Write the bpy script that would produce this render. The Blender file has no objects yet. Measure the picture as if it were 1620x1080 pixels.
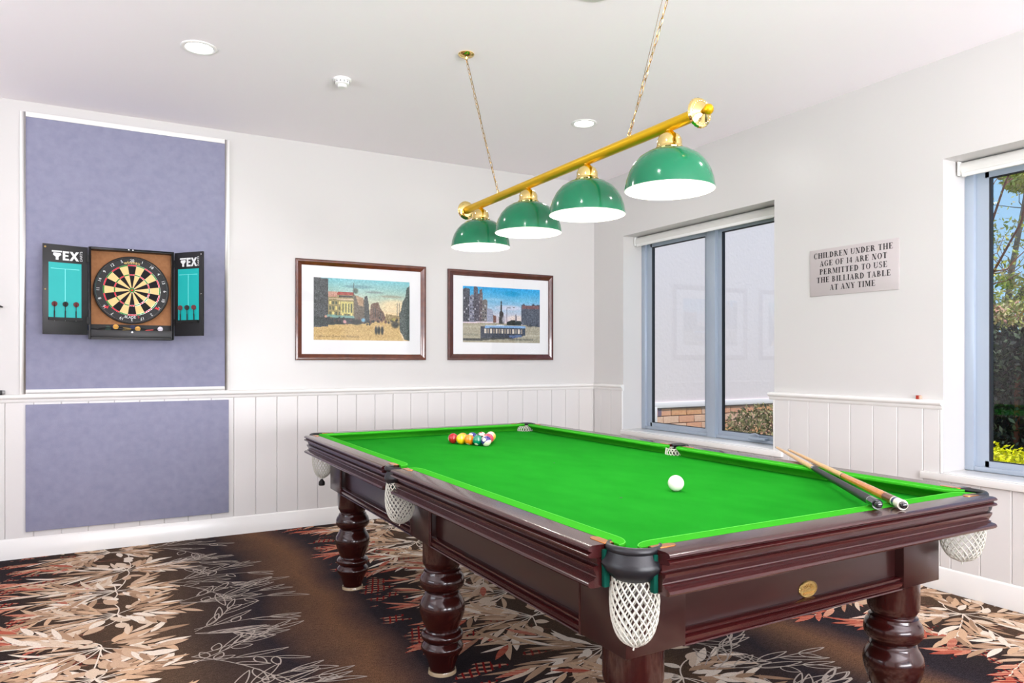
import bpy, bmesh, random
import numpy as np
from math import *
from mathutils import Vector, Matrix
random.seed(7)
SC = bpy.context.scene
COL = SC.collection

# ------------------------------------------------------------ camera, world, sun, big lights, exposure
cam_d = bpy.data.cameras.new('camera')
cam = bpy.data.objects.new('camera', cam_d); COL.objects.link(cam)
cam.location = (0, 0, 1.257); cam.rotation_euler = (pi / 2, 0, -radians(29.29))
cam_d.sensor_width = 36; cam_d.lens = 25.24; cam_d.shift_y = 0.0179; cam_d.clip_start = .05; cam_d.clip_end = 300
SC.camera = cam
SC.view_settings.view_transform = 'Standard'; SC.view_settings.look = 'None'
SC.view_settings.gamma = 1; SC.view_settings.use_curve_mapping = False
SC.view_settings.exposure = 0.08
SC.cycles.use_denoising = True
SC.cycles.max_bounces = 10; SC.cycles.diffuse_bounces = 6; SC.cycles.transparent_max_bounces = 12
SC.cycles.sample_clamp_indirect = 6

W = bpy.data.worlds.new('sky'); SC.world = W; W.use_nodes = True
nt = W.node_tree; nt.nodes.clear()
N = nt.nodes.new; Lk = nt.links.new
tc = N('ShaderNodeTexCoord'); sep = N('ShaderNodeSeparateXYZ'); Lk(tc.outputs['Generated'], sep.inputs[0])
rp = N('ShaderNodeValToRGB'); Lk(sep.outputs['Z'], rp.inputs[0])
rp.color_ramp.elements[0].position = 0; rp.color_ramp.elements[0].color = (.46, .74, .98, 1)
rp.color_ramp.elements[1].position = .6; rp.color_ramp.elements[1].color = (.26, .54, .95, 1)
mp = N('ShaderNodeMapping'); mp.inputs['Scale'].default_value = (1, 1, 2.6); Lk(tc.outputs['Generated'], mp.inputs[0])
nz = N('ShaderNodeTexNoise'); nz.inputs['Scale'].default_value = 4.5; nz.inputs['Detail'].default_value = 7; nz.inputs['Roughness'].default_value = .58
Lk(mp.outputs[0], nz.inputs['Vector'])
r2 = N('ShaderNodeValToRGB'); Lk(nz.outputs['Fac'], r2.inputs[0])
r2.color_ramp.elements[0].position = .58; r2.color_ramp.elements[0].color = (0, 0, 0, 1)
r2.color_ramp.elements[1].position = .74; r2.color_ramp.elements[1].color = (1, 1, 1, 1)
mx = N('ShaderNodeMix'); mx.data_type = 'RGBA'; Lk(r2.outputs[0], mx.inputs['Factor']); Lk(rp.outputs[0], mx.inputs['A']); mx.inputs['B'].default_value = (.95, .96, 1, 1)
bg = N('ShaderNodeBackground'); bg.inputs['Strength'].default_value = 1.0; Lk(mx.outputs['Result'], bg.inputs[0])
wo = N('ShaderNodeOutputWorld'); Lk(bg.outputs[0], wo.inputs[0])

def lamp_obj(name, kind, loc, energy, color=(1, 1, 1), rot=(0, 0, 0), **kw):
    d = bpy.data.lights.new(name, kind); d.energy = energy; d.color = color
    for k, v in kw.items(): setattr(d, k, v)
    o = bpy.data.objects.new(name, d); COL.objects.link(o); o.location = loc; o.rotation_euler = rot
    return o
sun = lamp_obj('sun', 'SUN', (6, 0, 12), 3.9, (1, .96, .9), angle=radians(1))
sun.rotation_euler = Vector((-.06, -.45, .89)).to_track_quat('Z', 'Y').to_euler()
# added rear fill and left window lamp, both tilted up to brighten the ceiling
lamp_obj('rear_fill', 'AREA', (1.4, -2.95, 1.25), 630, (.985, .97, 1), (pi / 2 + 1.12, 0, 0), shape='RECTANGLE', size=3.4, size_y=2.2)
lamp_obj('side_window_fill', 'AREA', (-3.1, 2.2, 1.55), 110, (.955, .955, .985), (0, -pi / 2 - 1.05, 0), shape='RECTANGLE', size=1.7, size_y=2.4)
DOWNLIGHTS = [(.412, 4.10), (2.878, 4.106), (.412, 1.45), (2.878, 1.45), (-2.05, 1.45), (.412, -1.2), (2.878, -1.2), (-2.05, -1.2)]
DL_POWER = 4.6

# ------------------------------------------------------------ helpers
def lin(c):
    return tuple((x / 255 / 12.92) if x / 255 <= .04045 else ((x / 255 + .055) / 1.055) ** 2.4 for x in c)
def srgb(r, g, b): return lin((r, g, b)) + (1,)

def mat(name, color, rough=.5, metal=0, spec=.5, coat=0, coat_rough=.05, emit=None, estr=0, noise=None, bump=None, sheen=0):
    m = bpy.data.materials.new(name); m.use_nodes = True
    nt = m.node_tree; p = nt.nodes['Principled BSDF']
    p.inputs['Base Color'].default_value = color; p.inputs['Roughness'].default_value = rough
    p.inputs['Metallic'].default_value = metal; p.inputs['Specular IOR Level'].default_value = spec
    p.inputs['Coat Weight'].default_value = coat; p.inputs['Coat Roughness'].default_value = coat_rough
    if sheen: p.inputs['Sheen Weight'].default_value = sheen
    if emit: p.inputs['Emission Color'].default_value = emit; p.inputs['Emission Strength'].default_value = estr
    if noise or bump:
        tc = nt.nodes.new('ShaderNodeTexCoord')
    if noise:   # (scale(3), detail, amount, colour2)
        sc, det, lo, hi, c2 = noise
        mp = nt.nodes.new('ShaderNodeMapping'); mp.inputs['Scale'].default_value = sc
        nz = nt.nodes.new('ShaderNodeTexNoise'); nz.inputs['Scale'].default_value = 1; nz.inputs['Detail'].default_value = det
        rp = nt.nodes.new('ShaderNodeValToRGB'); rp.color_ramp.elements[0].position = lo; rp.color_ramp.elements[1].position = hi
        rp.color_ramp.elements[0].color = color; rp.color_ramp.elements[1].color = c2
        nt.links.new(tc.outputs['Object'], mp.inputs[0]); nt.links.new(mp.outputs[0], nz.inputs['Vector'])
        nt.links.new(nz.outputs['Fac'], rp.inputs[0]); nt.links.new(rp.outputs[0], p.inputs['Base Color'])
    if bump:    # (scale, strength, distance)
        nz = nt.nodes.new('ShaderNodeTexNoise'); nz.inputs['Scale'].default_value = bump[0]; nz.inputs['Detail'].default_value = 3
        bp = nt.nodes.new('ShaderNodeBump'); bp.inputs['Strength'].default_value = bump[1]; bp.inputs['Distance'].default_value = bump[2]
        nt.links.new(tc.outputs['Object'], nz.inputs['Vector']); nt.links.new(nz.outputs['Fac'], bp.inputs['Height'])
        nt.links.new(bp.outputs[0], p.inputs['Normal'])
    return m

def attr_mat(name, rough=.8, spec=.3):
    m = mat(name, (1, 1, 1, 1), rough, spec=spec); nt = m.node_tree
    a = nt.nodes.new('ShaderNodeAttribute'); a.attribute_name = 'col'
    nt.links.new(a.outputs['Color'], nt.nodes['Principled BSDF'].inputs['Base Color'])
    return m

M = {}
M['wall'] = mat('wall_paint', srgb(208, 206, 204), .32, spec=.45, bump=(60, .05, .002))
M['ceil'] = mat('ceiling_paint', srgb(251, 246, 251), .7, spec=.2)  # faint magenta mixed in to cancel green light bounced off the cloth
M['trim'] = mat('white_gloss_trim', srgb(234, 233, 230), .22, spec=.5)
M['board'] = mat('board_paint', srgb(217, 215, 213), .3, spec=.45)
WOOD = dict(rough=.25, spec=.4, coat=.4, coat_rough=.12)
M['wood'] = mat('mahogany', srgb(48, 13, 14), noise=((26, 2, 26), 4, .3, .8, srgb(60, 17, 17)), **WOOD)
M['woodx'] = mat('mahogany_cross', srgb(48, 13, 14), noise=((2, 26, 26), 4, .3, .8, srgb(60, 17, 17)), **WOOD)
M['woodd'] = mat('mahogany_panel', srgb(38, 14, 13), .3, spec=.4, coat=.3, coat_rough=.15, noise=((4, 4, 20), 4, .3, .8, srgb(46, 17, 16)))
M['legw'] = mat('mahogany_turned', srgb(40, 10, 9), .2, spec=.4, coat=.35, coat_rough=.05, noise=((12, 12, 2), 3, .2, .9, srgb(50, 14, 11)))
M['felt'] = mat('green_cloth', srgb(19, 126, 24), .95, spec=.04, noise=((9, 4, 9), 6, .25, .8, srgb(28, 140, 32)), bump=(900, .25, .001))
M['felt2'] = mat('cushion_cloth_lit', srgb(50, 156, 30), .95, spec=.06, bump=(900, .25, .001))  # lighter than the bed cloth: light on the cushion tops painted in
M['teal'] = mat('pocket_facing_cloth', srgb(6, 66, 54), .9, spec=.1, bump=(500, .3, .001))
M['leather'] = mat('black_leather', srgb(20, 21, 26), .38, spec=.5, bump=(300, .15, .001))
M['net'] = mat('white_net_cord', srgb(206, 205, 194), .8, spec=.2)
M['plate'] = mat('brass_plate', srgb(212, 140, 76), .25, metal=.9)
M['brass'] = mat('polished_brass', srgb(230, 204, 134), .12, metal=1)
M['brassd'] = mat('brass_badge', srgb(176, 148, 92), .35, metal=.9, bump=(160, .8, .004))
M['gold'] = mat('satin_gold', srgb(226, 182, 18), .34, metal=.8)
M['shade'] = mat('green_enamel', srgb(0, 106, 70), .16, spec=.4, coat=.25, coat_rough=.02)
M['shadein'] = mat('white_enamel_glow', srgb(250, 250, 246), .5, emit=(1, .97, .9, 1), estr=.35)  # lining given its own glow to imitate bulb light
M['bulb'] = mat('lit_bulb', (1, 1, 1, 1), .5, emit=(1, .95, .86, 1), estr=14)
M['dl'] = mat('downlight_lens', (1, 1, 1, 1), .5, emit=(1, .97, .92, 1), estr=16)
M['white'] = mat('white_plastic', srgb(240, 240, 238), .35)
M['grey'] = mat('grey_plastic', srgb(150, 150, 150), .5)
M['black'] = mat('black_paint', srgb(24, 24, 27), .45)
M['blackm'] = mat('black_matt', srgb(10, 10, 11), .6)
M['alu'] = mat('blue_grey_aluminium', srgb(168, 180, 194), .35, metal=.25, spec=.5)
M['gasket'] = mat('black_gasket', srgb(22, 24, 32), .6)
M['blind'] = mat('blind_fabric', srgb(226, 225, 221), .55)
M['pin'] = mat('lilac_pinboard', srgb(136, 137, 160), .95, spec=.1, noise=((22, 22, 22), 8, .3, .75, srgb(146, 147, 169)), bump=(420, .5, .002))
M['cork'] = mat('tan_backing', srgb(168, 116, 74), .8, noise=((60, 60, 60), 4, .3, .8, srgb(150, 100, 62)))
M['frame'] = mat('brown_frame', srgb(100, 44, 18), .22, coat=.5, noise=((20, 4, 20), 5, .3, .8, srgb(74, 28, 14)))
M['frame2'] = mat('dark_brown_frame', srgb(88, 44, 34), .24, coat=.5, noise=((20, 4, 20), 5, .3, .8, srgb(70, 34, 26)))
M['matb'] = mat('white_mat_board', srgb(236, 236, 238), .8)
M['sign'] = mat('brushed_silver', srgb(198, 190, 190), .5, metal=.25, spec=.4)
M['ink'] = mat('black_ink', srgb(26, 20, 26), .6)
M['wink'] = mat('white_ink', srgb(225, 228, 228), .6)
M['yink'] = mat('cream_ink', srgb(232, 200, 120), .6)
M['rink'] = mat('red_ink', srgb(200, 24, 40), .6)
M['tealb'] = mat('teal_scoreboard', srgb(0, 172, 170), .5)
M['tealink'] = mat('pale_teal_ink', srgb(120, 226, 224), .5)
M['print'] = attr_mat('printed_paper', .6)
M['steel'] = mat('steel', srgb(190, 190, 190), .25, metal=1)
M['glasscup'] = mat('caster_cup', srgb(170, 150, 120), .15, coat=.6)
M['tan'] = mat('maple_shaft', srgb(222, 178, 116), .3, coat=.4, noise=((8, 60, 60), 4, .3, .8, srgb(205, 158, 98)))
M['amber'] = mat('honey_butt', srgb(214, 138, 50), .2, coat=.6, noise=((10, 50, 50), 4, .3, .8, srgb(190, 112, 40)))
M['brownw'] = mat('walnut_sleeve', srgb(110, 62, 38), .25, coat=.5)
M['blackg'] = mat('black_gloss', srgb(18, 18, 20), .15, coat=.6)
M['navy'] = mat('navy_ring', srgb(30, 38, 96), .3, coat=.5)
M['cream'] = mat('cream_resin', srgb(238, 232, 214), .25, coat=.5)
M['tip'] = mat('leather_tip', srgb(120, 90, 80), .8)
M['chalk'] = mat('red_chalk_paper', srgb(160, 50, 34), .8)
M['chalkb'] = mat('chalk_face', srgb(206, 170, 150), .9)
M['render'] = mat('pink_render', srgb(236, 220, 220), .9, spec=.1, bump=(25, .3, .01))
M['cap'] = mat('pale_render_band', srgb(244, 234, 236), .9, spec=.1)
M['mortar'] = mat('mortar', srgb(150, 128, 116), .95)
M['bricks'] = [mat('brick_orange', srgb(236, 172, 134), .9, noise=((30, 30, 30), 5, .3, .7, srgb(222, 156, 126))),
               mat('brick_peach', srgb(240, 196, 168), .9, noise=((30, 30, 30), 5, .3, .7, srgb(226, 176, 148))),
               mat('brick_tan', srgb(236, 176, 126), .9, noise=((30, 30, 30), 5, .3, .7, srgb(222, 150, 106)))]
M['lawn'] = mat('lawn', srgb(92, 110, 50), .95, noise=((6, 6, 6), 6, .3, .7, srgb(120, 130, 64)))
M['bark'] = mat('grey_bark', srgb(150, 130, 116), .9, bump=(30, .6, .01))
M['barkr'] = mat('red_brown_bark', srgb(128, 76, 58), .9, bump=(30, .6, .01))
M['leaf'] = attr_mat('leaf_green', .6)
M['outwall'] = mat('outside_wall', srgb(206, 196, 190), .9)

def glass_mat(name, refl, tint):
    m = bpy.data.materials.new(name); m.use_nodes = True; nt = m.node_tree; nt.nodes.clear()
    o = nt.nodes.new('ShaderNodeOutputMaterial'); mx = nt.nodes.new('ShaderNodeMixShader')
    t = nt.nodes.new('ShaderNodeBsdfTransparent'); t.inputs[0].default_value = tint
    g = nt.nodes.new('ShaderNodeBsdfGlossy'); g.inputs['Roughness'].default_value = 0
    # Schlick reflectance per face, the same from either side of the sheet
    ge = nt.nodes.new('ShaderNodeNewGeometry'); dp = nt.nodes.new('ShaderNodeVectorMath'); dp.operation = 'DOT_PRODUCT'
    nt.links.new(ge.outputs['Incoming'], dp.inputs[0]); nt.links.new(ge.outputs['Normal'], dp.inputs[1])
    def mm(op, a, b=0.0):
        q = nt.nodes.new('ShaderNodeMath'); q.operation = op
        for i, x in enumerate((a, b)):
            if isinstance(x, (int, float)): q.inputs[i].default_value = x
            else: nt.links.new(x, q.inputs[i])
        return q.outputs[0]
    c = mm('ABSOLUTE', dp.outputs['Value']); r = mm('MULTIPLY_ADD', mm('POWER', mm('SUBTRACT', 1.0, c), 5.0), 1 - refl); r.node.inputs[2].default_value = refl
    nt.links.new(r, mx.inputs[0]); nt.links.new(t.outputs[0], mx.inputs[1]); nt.links.new(g.outputs[0], mx.inputs[2])
    nt.links.new(mx.outputs[0], o.inputs[0]); return m
M['glass'] = glass_mat('window_glass', .045, (.95, .96, .97, 1))
M['pglass'] = glass_mat('picture_glass', .02, (.98, .98, .98, 1))

WLOC = {}
class MB:
    def __init__(s): s.v = []; s.f = []; s.c = None
    def add(s, vs, fs):
        b = len(s.v); s.v += [tuple(v) for v in vs]; s.f += [tuple(b + i for i in f) for f in fs]; return s
    def box(s, x0, y0, z0, x1, y1, z1):
        x0, x1 = min(x0, x1), max(x0, x1); y0, y1 = min(y0, y1), max(y0, y1); z0, z1 = min(z0, z1), max(z0, z1)
        return s.add([(x0, y0, z0), (x1, y0, z0), (x1, y1, z0), (x0, y1, z0), (x0, y0, z1), (x1, y0, z1), (x1, y1, z1), (x0, y1, z1)],
                     [(0, 3, 2, 1), (4, 5, 6, 7), (0, 1, 5, 4), (1, 2, 6, 5), (2, 3, 7, 6), (3, 0, 4, 7)])
    def loft(s, rings, closed=True, caps=True):
        n = len(rings[0]); vs = [p for r in rings for p in r]; fs = []
        for i in range(len(rings) - 1):
            for j in range(n if closed else n - 1):
                k = (j + 1) % n; fs.append((i * n + j, i * n + k, (i + 1) * n + k, (i + 1) * n + j))
        if caps and closed:
            fs.append(tuple(range(n - 1, -1, -1))); fs.append(tuple((len(rings) - 1) * n + j for j in range(n)))
        return s.add(vs, fs)
    def lathe(s, prof, n=32, c=(0, 0, 0), axis='z', caps=False):
        rings = []
        for r, h in prof:
            ring = []
            for j in range(n):
                a = 2 * pi * j / n; x, y = r * cos(a), r * sin(a)
                p = {'z': (x, y, h), 'y': (x, h, y), 'x': (h, x, y)}[axis]
                ring.append((p[0] + c[0], p[1] + c[1], p[2] + c[2]))
            rings.append(ring)
        return s.loft(rings, True, caps)
    def tube(s, path, r, n=8, caps=True, closed=False):
        P = [Vector(p) for p in path]; rings = []; m = len(P); up = None
        for i, p in enumerate(P):
            if closed: d = P[(i + 1) % m] - P[i - 1]
            else: d = P[min(i + 1, m - 1)] - P[max(i - 1, 0)]
            d = d.normalized() if d.length > 1e-9 else Vector((0, 0, 1))
            if up is None: up = d.orthogonal().normalized()
            else:
                up = up - d * up.dot(d); up = up.normalized() if up.length > 1e-6 else d.orthogonal().normalized()
            w = d.cross(up); rr = r[i] if isinstance(r, (list, tuple)) else r
            rings.append([tuple(p + (up * cos(2 * pi * j / n) + w * sin(2 * pi * j / n)) * rr) for j in range(n)])
        if closed: rings.append(rings[0])
        return s.loft(rings, True, caps and not closed)
    def prism(s, pts, z0, z1, fn=lambda x, y, z: (x, y, z)):
        n = len(pts)
        return s.add([fn(x, y, z0) for x, y in pts] + [fn(x, y, z1) for x, y in pts],
                     [tuple(range(n - 1, -1, -1)), tuple(range(n, 2 * n))] + [(i, (i + 1) % n, n + (i + 1) % n, n + i) for i in range(n)])
    def sweep(s, prof, p0, p1, inw):
        """profile of (o, z): o measured inward from the line p0-p1"""
        return s.loft([[(p[0] + inw[0] * o, p[1] + inw[1] * o, z) for o, z in prof] for p in (p0, p1)])
    def build(s, name, m, parent=None, loc=None, smooth=False, bevel=0, segs=2, recalc=True, tri=False, hidden_flat=False):
        if parent is not None: o0 = WLOC[parent.name]
        else: o0 = Vector(loc) if loc else Vector((0, 0, 0))
        me = bpy.data.meshes.new(name)
        me.from_pydata([(v[0] - o0[0], v[1] - o0[1], v[2] - o0[2]) for v in s.v], [], s.f)
        if recalc or bevel:
            bm = bmesh.new(); bm.from_mesh(me)
            if bevel:
                bmesh.ops.remove_doubles(bm, verts=bm.verts, dist=1e-6)
                es = [e for e in bm.edges if len(e.link_faces) == 2 and e.calc_face_angle(0) > .5]
                bmesh.ops.bevel(bm, geom=es, offset=bevel, segments=segs, affect='EDGES', profile=.5, clamp_overlap=True)
            bmesh.ops.recalc_face_normals(bm, faces=bm.faces)
            bm.to_mesh(me); bm.free()
        me.materials.append(m)
        if smooth or bevel:
            me.polygons.foreach_set('use_smooth', [True] * len(me.polygons)); me.set_sharp_from_angle(angle=radians(38))
        if s.c is not None:
            a = me.color_attributes.new('col', 'FLOAT_COLOR', 'CORNER')
            cc = np.repeat(np.array(s.c, dtype=np.float32), [len(p.vertices) for p in me.polygons], axis=0)
            a.data.foreach_set('color', cc.ravel())
        o = bpy.data.objects.new(name, me); COL.objects.link(o)
        if parent is not None: o.parent = parent
        else: o.location = o0
        WLOC[o.name] = o0
        return o

def tag(o, label=None, cat=None, group=None, kind=None):
    if label: o['label'] = label
    if cat: o['category'] = cat
    if group: o['group'] = group
    if kind: o['kind'] = kind
    return o
def thing(name, loc, label=None, cat=None, group=None, kind=None):
    o = bpy.data.objects.new(name, None); COL.objects.link(o); o.location = loc; o.empty_display_size = .05
    WLOC[o.name] = Vector(loc); return tag(o, label, cat, group, kind)
def copy_tree(o, loc, rotz=0, parent=None):
    c = o.copy(); COL.objects.link(c)
    if parent is None: c.location = loc; c.rotation_euler = (0, 0, rotz)
    else: c.parent = parent
    WLOC[c.name] = Vector(loc)
    for ch in list(o.children): copy_tree(ch, loc, 0, c)
    return c

def text2d(s, size, align='CENTER'):
    cu = bpy.data.curves.new('t', 'FONT'); cu.body = s; cu.size = size; cu.align_x = align
    ob = bpy.data.objects.new('t', cu); COL.objects.link(ob)
    dg = bpy.context.evaluated_depsgraph_get()
    me = bpy.data.meshes.new_from_object(ob.evaluated_get(dg))
    vs = [(v.co.x, v.co.y) for v in me.vertices]; fs = [tuple(p.vertices) for p in me.polygons]
    bpy.data.objects.remove(ob); bpy.data.curves.remove(cu); bpy.data.meshes.remove(me)
    return vs, fs

# ------------------------------------------------------------ the room
XR, YB, ZC, H_RAIL = 3.967, 5.496, 2.90, 1.038
XL, YF = -3.2, -3.0
ROOMC = (0, 0, 0)

floor = MB().box(XL - .2, YF - .2, -.12, XR + .28, YB + .15, 0).build('floor', None, loc=ROOMC)
tag(floor, kind='structure')
# carpet base shader
def carpet_mat():
    m = mat('carpet', (.04, .03, .03, 1), .97, spec=.05); nt = m.node_tree; P = nt.nodes['Principled BSDF']
    n = nt.nodes.new; l = nt.links.new
    tc = n('ShaderNodeTexCoord'); sp = n('ShaderNodeSeparateXYZ'); l(tc.outputs['Object'], sp.inputs[0])
    def mth(op, a, b=None, c=None):
        q = n('ShaderNodeMath'); q.operation = op
        for i, x in enumerate((a, b, c)):
            if x is None: continue
            if isinstance(x, (int, float)): q.inputs[i].default_value = x
            else: l(x, q.inputs[i])
        return q.outputs[0]
    big = n('ShaderNodeTexNoise'); big.inputs['Scale'].default_value = 1.6; big.inputs['Detail'].default_value = 3; l(tc.outputs['Object'], big.inputs['Vector'])
    x = mth('MULTIPLY_ADD', mth('SUBTRACT', big.outputs['Fac'], .5), .35, sp.outputs['X'])
    ph = mth('FRACT', mth('ADD', mth('DIVIDE', mth('SUBTRACT', x, 1.2), 1.83), 5))
    rp = n('ShaderNodeValToRGB'); l(ph, rp.inputs[0]); cr = rp.color_ramp
    stops = [(0, srgb(44, 38, 42)), (.10, srgb(44, 37, 38)), (.22, srgb(64, 50, 42)), (.45, srgb(84, 66, 52)), (.60, srgb(62, 50, 46)), (.70, srgb(44, 38, 42)),
             (.80, srgb(90, 66, 52)), (.86, srgb(106, 76, 56)), (.92, srgb(82, 60, 52)), (.98, srgb(46, 40, 44))]
    while len(cr.elements) < len(stops): cr.elements.new(.5)
    for e, (p, c) in zip(cr.elements, stops): e.position = p; e.color = c
    # hatch of red and sand threads near the start of each repeat
    def lines(ax, ay, fr, w):
        q = mth('MULTIPLY_ADD', sp.outputs['X'], ax, mth('MULTIPLY', sp.outputs['Y'], ay))
        wob = n('ShaderNodeTexNoise'); wob.inputs['Scale'].default_value = 6; l(tc.outputs['Object'], wob.inputs['Vector'])
        q = mth('MULTIPLY_ADD', wob.outputs['Fac'], .03, q)
        return mth('LESS_THAN', mth('FRACT', mth('MULTIPLY', q, fr)), w)
    zone = n('ShaderNodeValToRGB'); l(ph, zone.inputs[0]); z = zone.color_ramp
    zs = [(0, 1), (.14, 1), (.24, .6), (.36, 0), (.97, 0), (1, 1)]
    while len(z.elements) < len(zs): z.elements.new(.5)
    for e, (p, c) in zip(z.elements, zs): e.position = p; e.color = (c, c, c, 1)
    pn = n('ShaderNodeTexNoise'); pn.inputs['Scale'].default_value = 3.0; pn.inputs['Detail'].default_value = 2
    mp = n('ShaderNodeMapping'); mp.inputs['Scale'].default_value = (1.2, 3, 1); l(tc.outputs['Object'], mp.inputs[0]); l(mp.outputs[0], pn.inputs['Vector'])
    patch = mth('GREATER_THAN', pn.outputs['Fac'], .57)
    la = mth('MULTIPLY', mth('MULTIPLY', lines(.25, 1, 26, .42), zone.outputs[0]), patch)
    lb = mth('MULTIPLY', mth('MULTIPLY', lines(1, -.35, 30, .30), zone.outputs[0]), patch)
    def mix(f, a, b):
        q = n('ShaderNodeMix'); q.data_type = 'RGBA'
        l(f, q.inputs['Factor'])
        for k, v in (('A', a), ('B', b)):
            if isinstance(v, tuple): q.inputs[k].default_value = v
            else: l(v, q.inputs[k])
        return q.outputs['Result']
    c = mix(la, rp.outputs[0], srgb(176, 130, 106)); c = mix(lb, c, srgb(120, 26, 26))
    # pile fleck
    fl = n('ShaderNodeTexNoise'); fl.inputs['Scale'].default_value = 210; fl.inputs['Detail'].default_value = 3; l(tc.outputs['Object'], fl.inputs['Vector'])
    f2 = mth('MULTIPLY_ADD', fl.outputs['Fac'], 2.6, -.3)
    f3 = n('ShaderNodeTexNoise'); f3.inputs['Scale'].default_value = 38; f3.inputs['Detail'].default_value = 5; f3.inputs['Roughness'].default_value = .7
    mq = n('ShaderNodeMapping'); mq.inputs['Scale'].default_value = (1, 2.4, 1); l(tc.outputs['Object'], mq.inputs[0]); l(mq.outputs[0], f3.inputs['Vector'])
    f2 = mth('MULTIPLY', f2, mth('MULTIPLY_ADD', f3.outputs['Fac'], 1.5, .25))
    mm = n('ShaderNodeMix'); mm.data_type = 'RGBA'; mm.blend_type = 'MULTIPLY'; mm.inputs['Factor'].default_value = 1
    l(c, mm.inputs['A']); l(f2, mm.inputs['B']); l(mm.outputs['Result'], P.inputs['Base Color'])
    bp = n('ShaderNodeBump'); bp.inputs['Strength'].default_value = .5; bp.inputs['Distance'].default_value = .003
    l(fl.outputs['Fac'], bp.inputs['Height']); l(bp.outputs[0], P.inputs['Normal'])
    return m
floor.data.materials.clear(); floor.data.materials.append(carpet_mat())

def leaf_mat():
    m = mat('carpet_leaf', (1, 1, 1, 1), .97, spec=.05); nt = m.node_tree; P = nt.nodes['Principled BSDF']
    n = nt.nodes.new; l = nt.links.new
    a = n('ShaderNodeAttribute'); a.attribute_name = 'col'
    tc = n('ShaderNodeTexCoord'); sp = n('ShaderNodeSeparateXYZ'); l(tc.outputs['Object'], sp.inputs[0])
    q = n('ShaderNodeMath'); q.operation = 'MULTIPLY_ADD'; l(sp.outputs['X'], q.inputs[0]); q.inputs[1].default_value = .55; l(sp.outputs['Y'], q.inputs[2])
    r = n('ShaderNodeMath'); r.operation = 'MULTIPLY'; l(q.outputs[0], r.inputs[0]); r.inputs[1].default_value = 62
    f = n('ShaderNodeMath'); f.operation = 'FRACT'; l(r.outputs[0], f.inputs[0])
    # alpha of the leaf colour holds how strongly the red threads cross it
    g = n('ShaderNodeMath'); g.operation = 'LESS_THAN'; l(f.outputs[0], g.inputs[0])
    h = n('ShaderNodeMath'); h.operation = 'MULTIPLY'; l(a.outputs['Alpha'], h.inputs[0]); h.inputs[1].default_value = .55; l(h.outputs[0], g.inputs[1])
    mx = n('ShaderNodeMix'); mx.data_type = 'RGBA'; l(g.outputs[0], mx.inputs['Factor']); l(a.outputs['Color'], mx.inputs['A']); mx.inputs['B'].default_value = srgb(150, 34, 30)
    fl = n('ShaderNodeTexNoise'); fl.inputs['Scale'].default_value = 260; l(tc.outputs['Object'], fl.inputs['Vector'])
    f2 = n('ShaderNodeMath'); f2.operation = 'MULTIPLY_ADD'; l(fl.outputs['Fac'], f2.inputs[0]); f2.inputs[1].default_value = .7; f2.inputs[2].default_value = .65
    mm = n('ShaderNodeMix'); mm.data_type = 'RGBA'; mm.blend_type = 'MULTIPLY'; mm.inputs['Factor'].default_value = 1
    l(mx.outputs['Result'], mm.inputs['A']); l(f2.outputs[0], mm.inputs['B']); l(mm.outputs['Result'], P.inputs['Base Color'])
    return m

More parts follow.
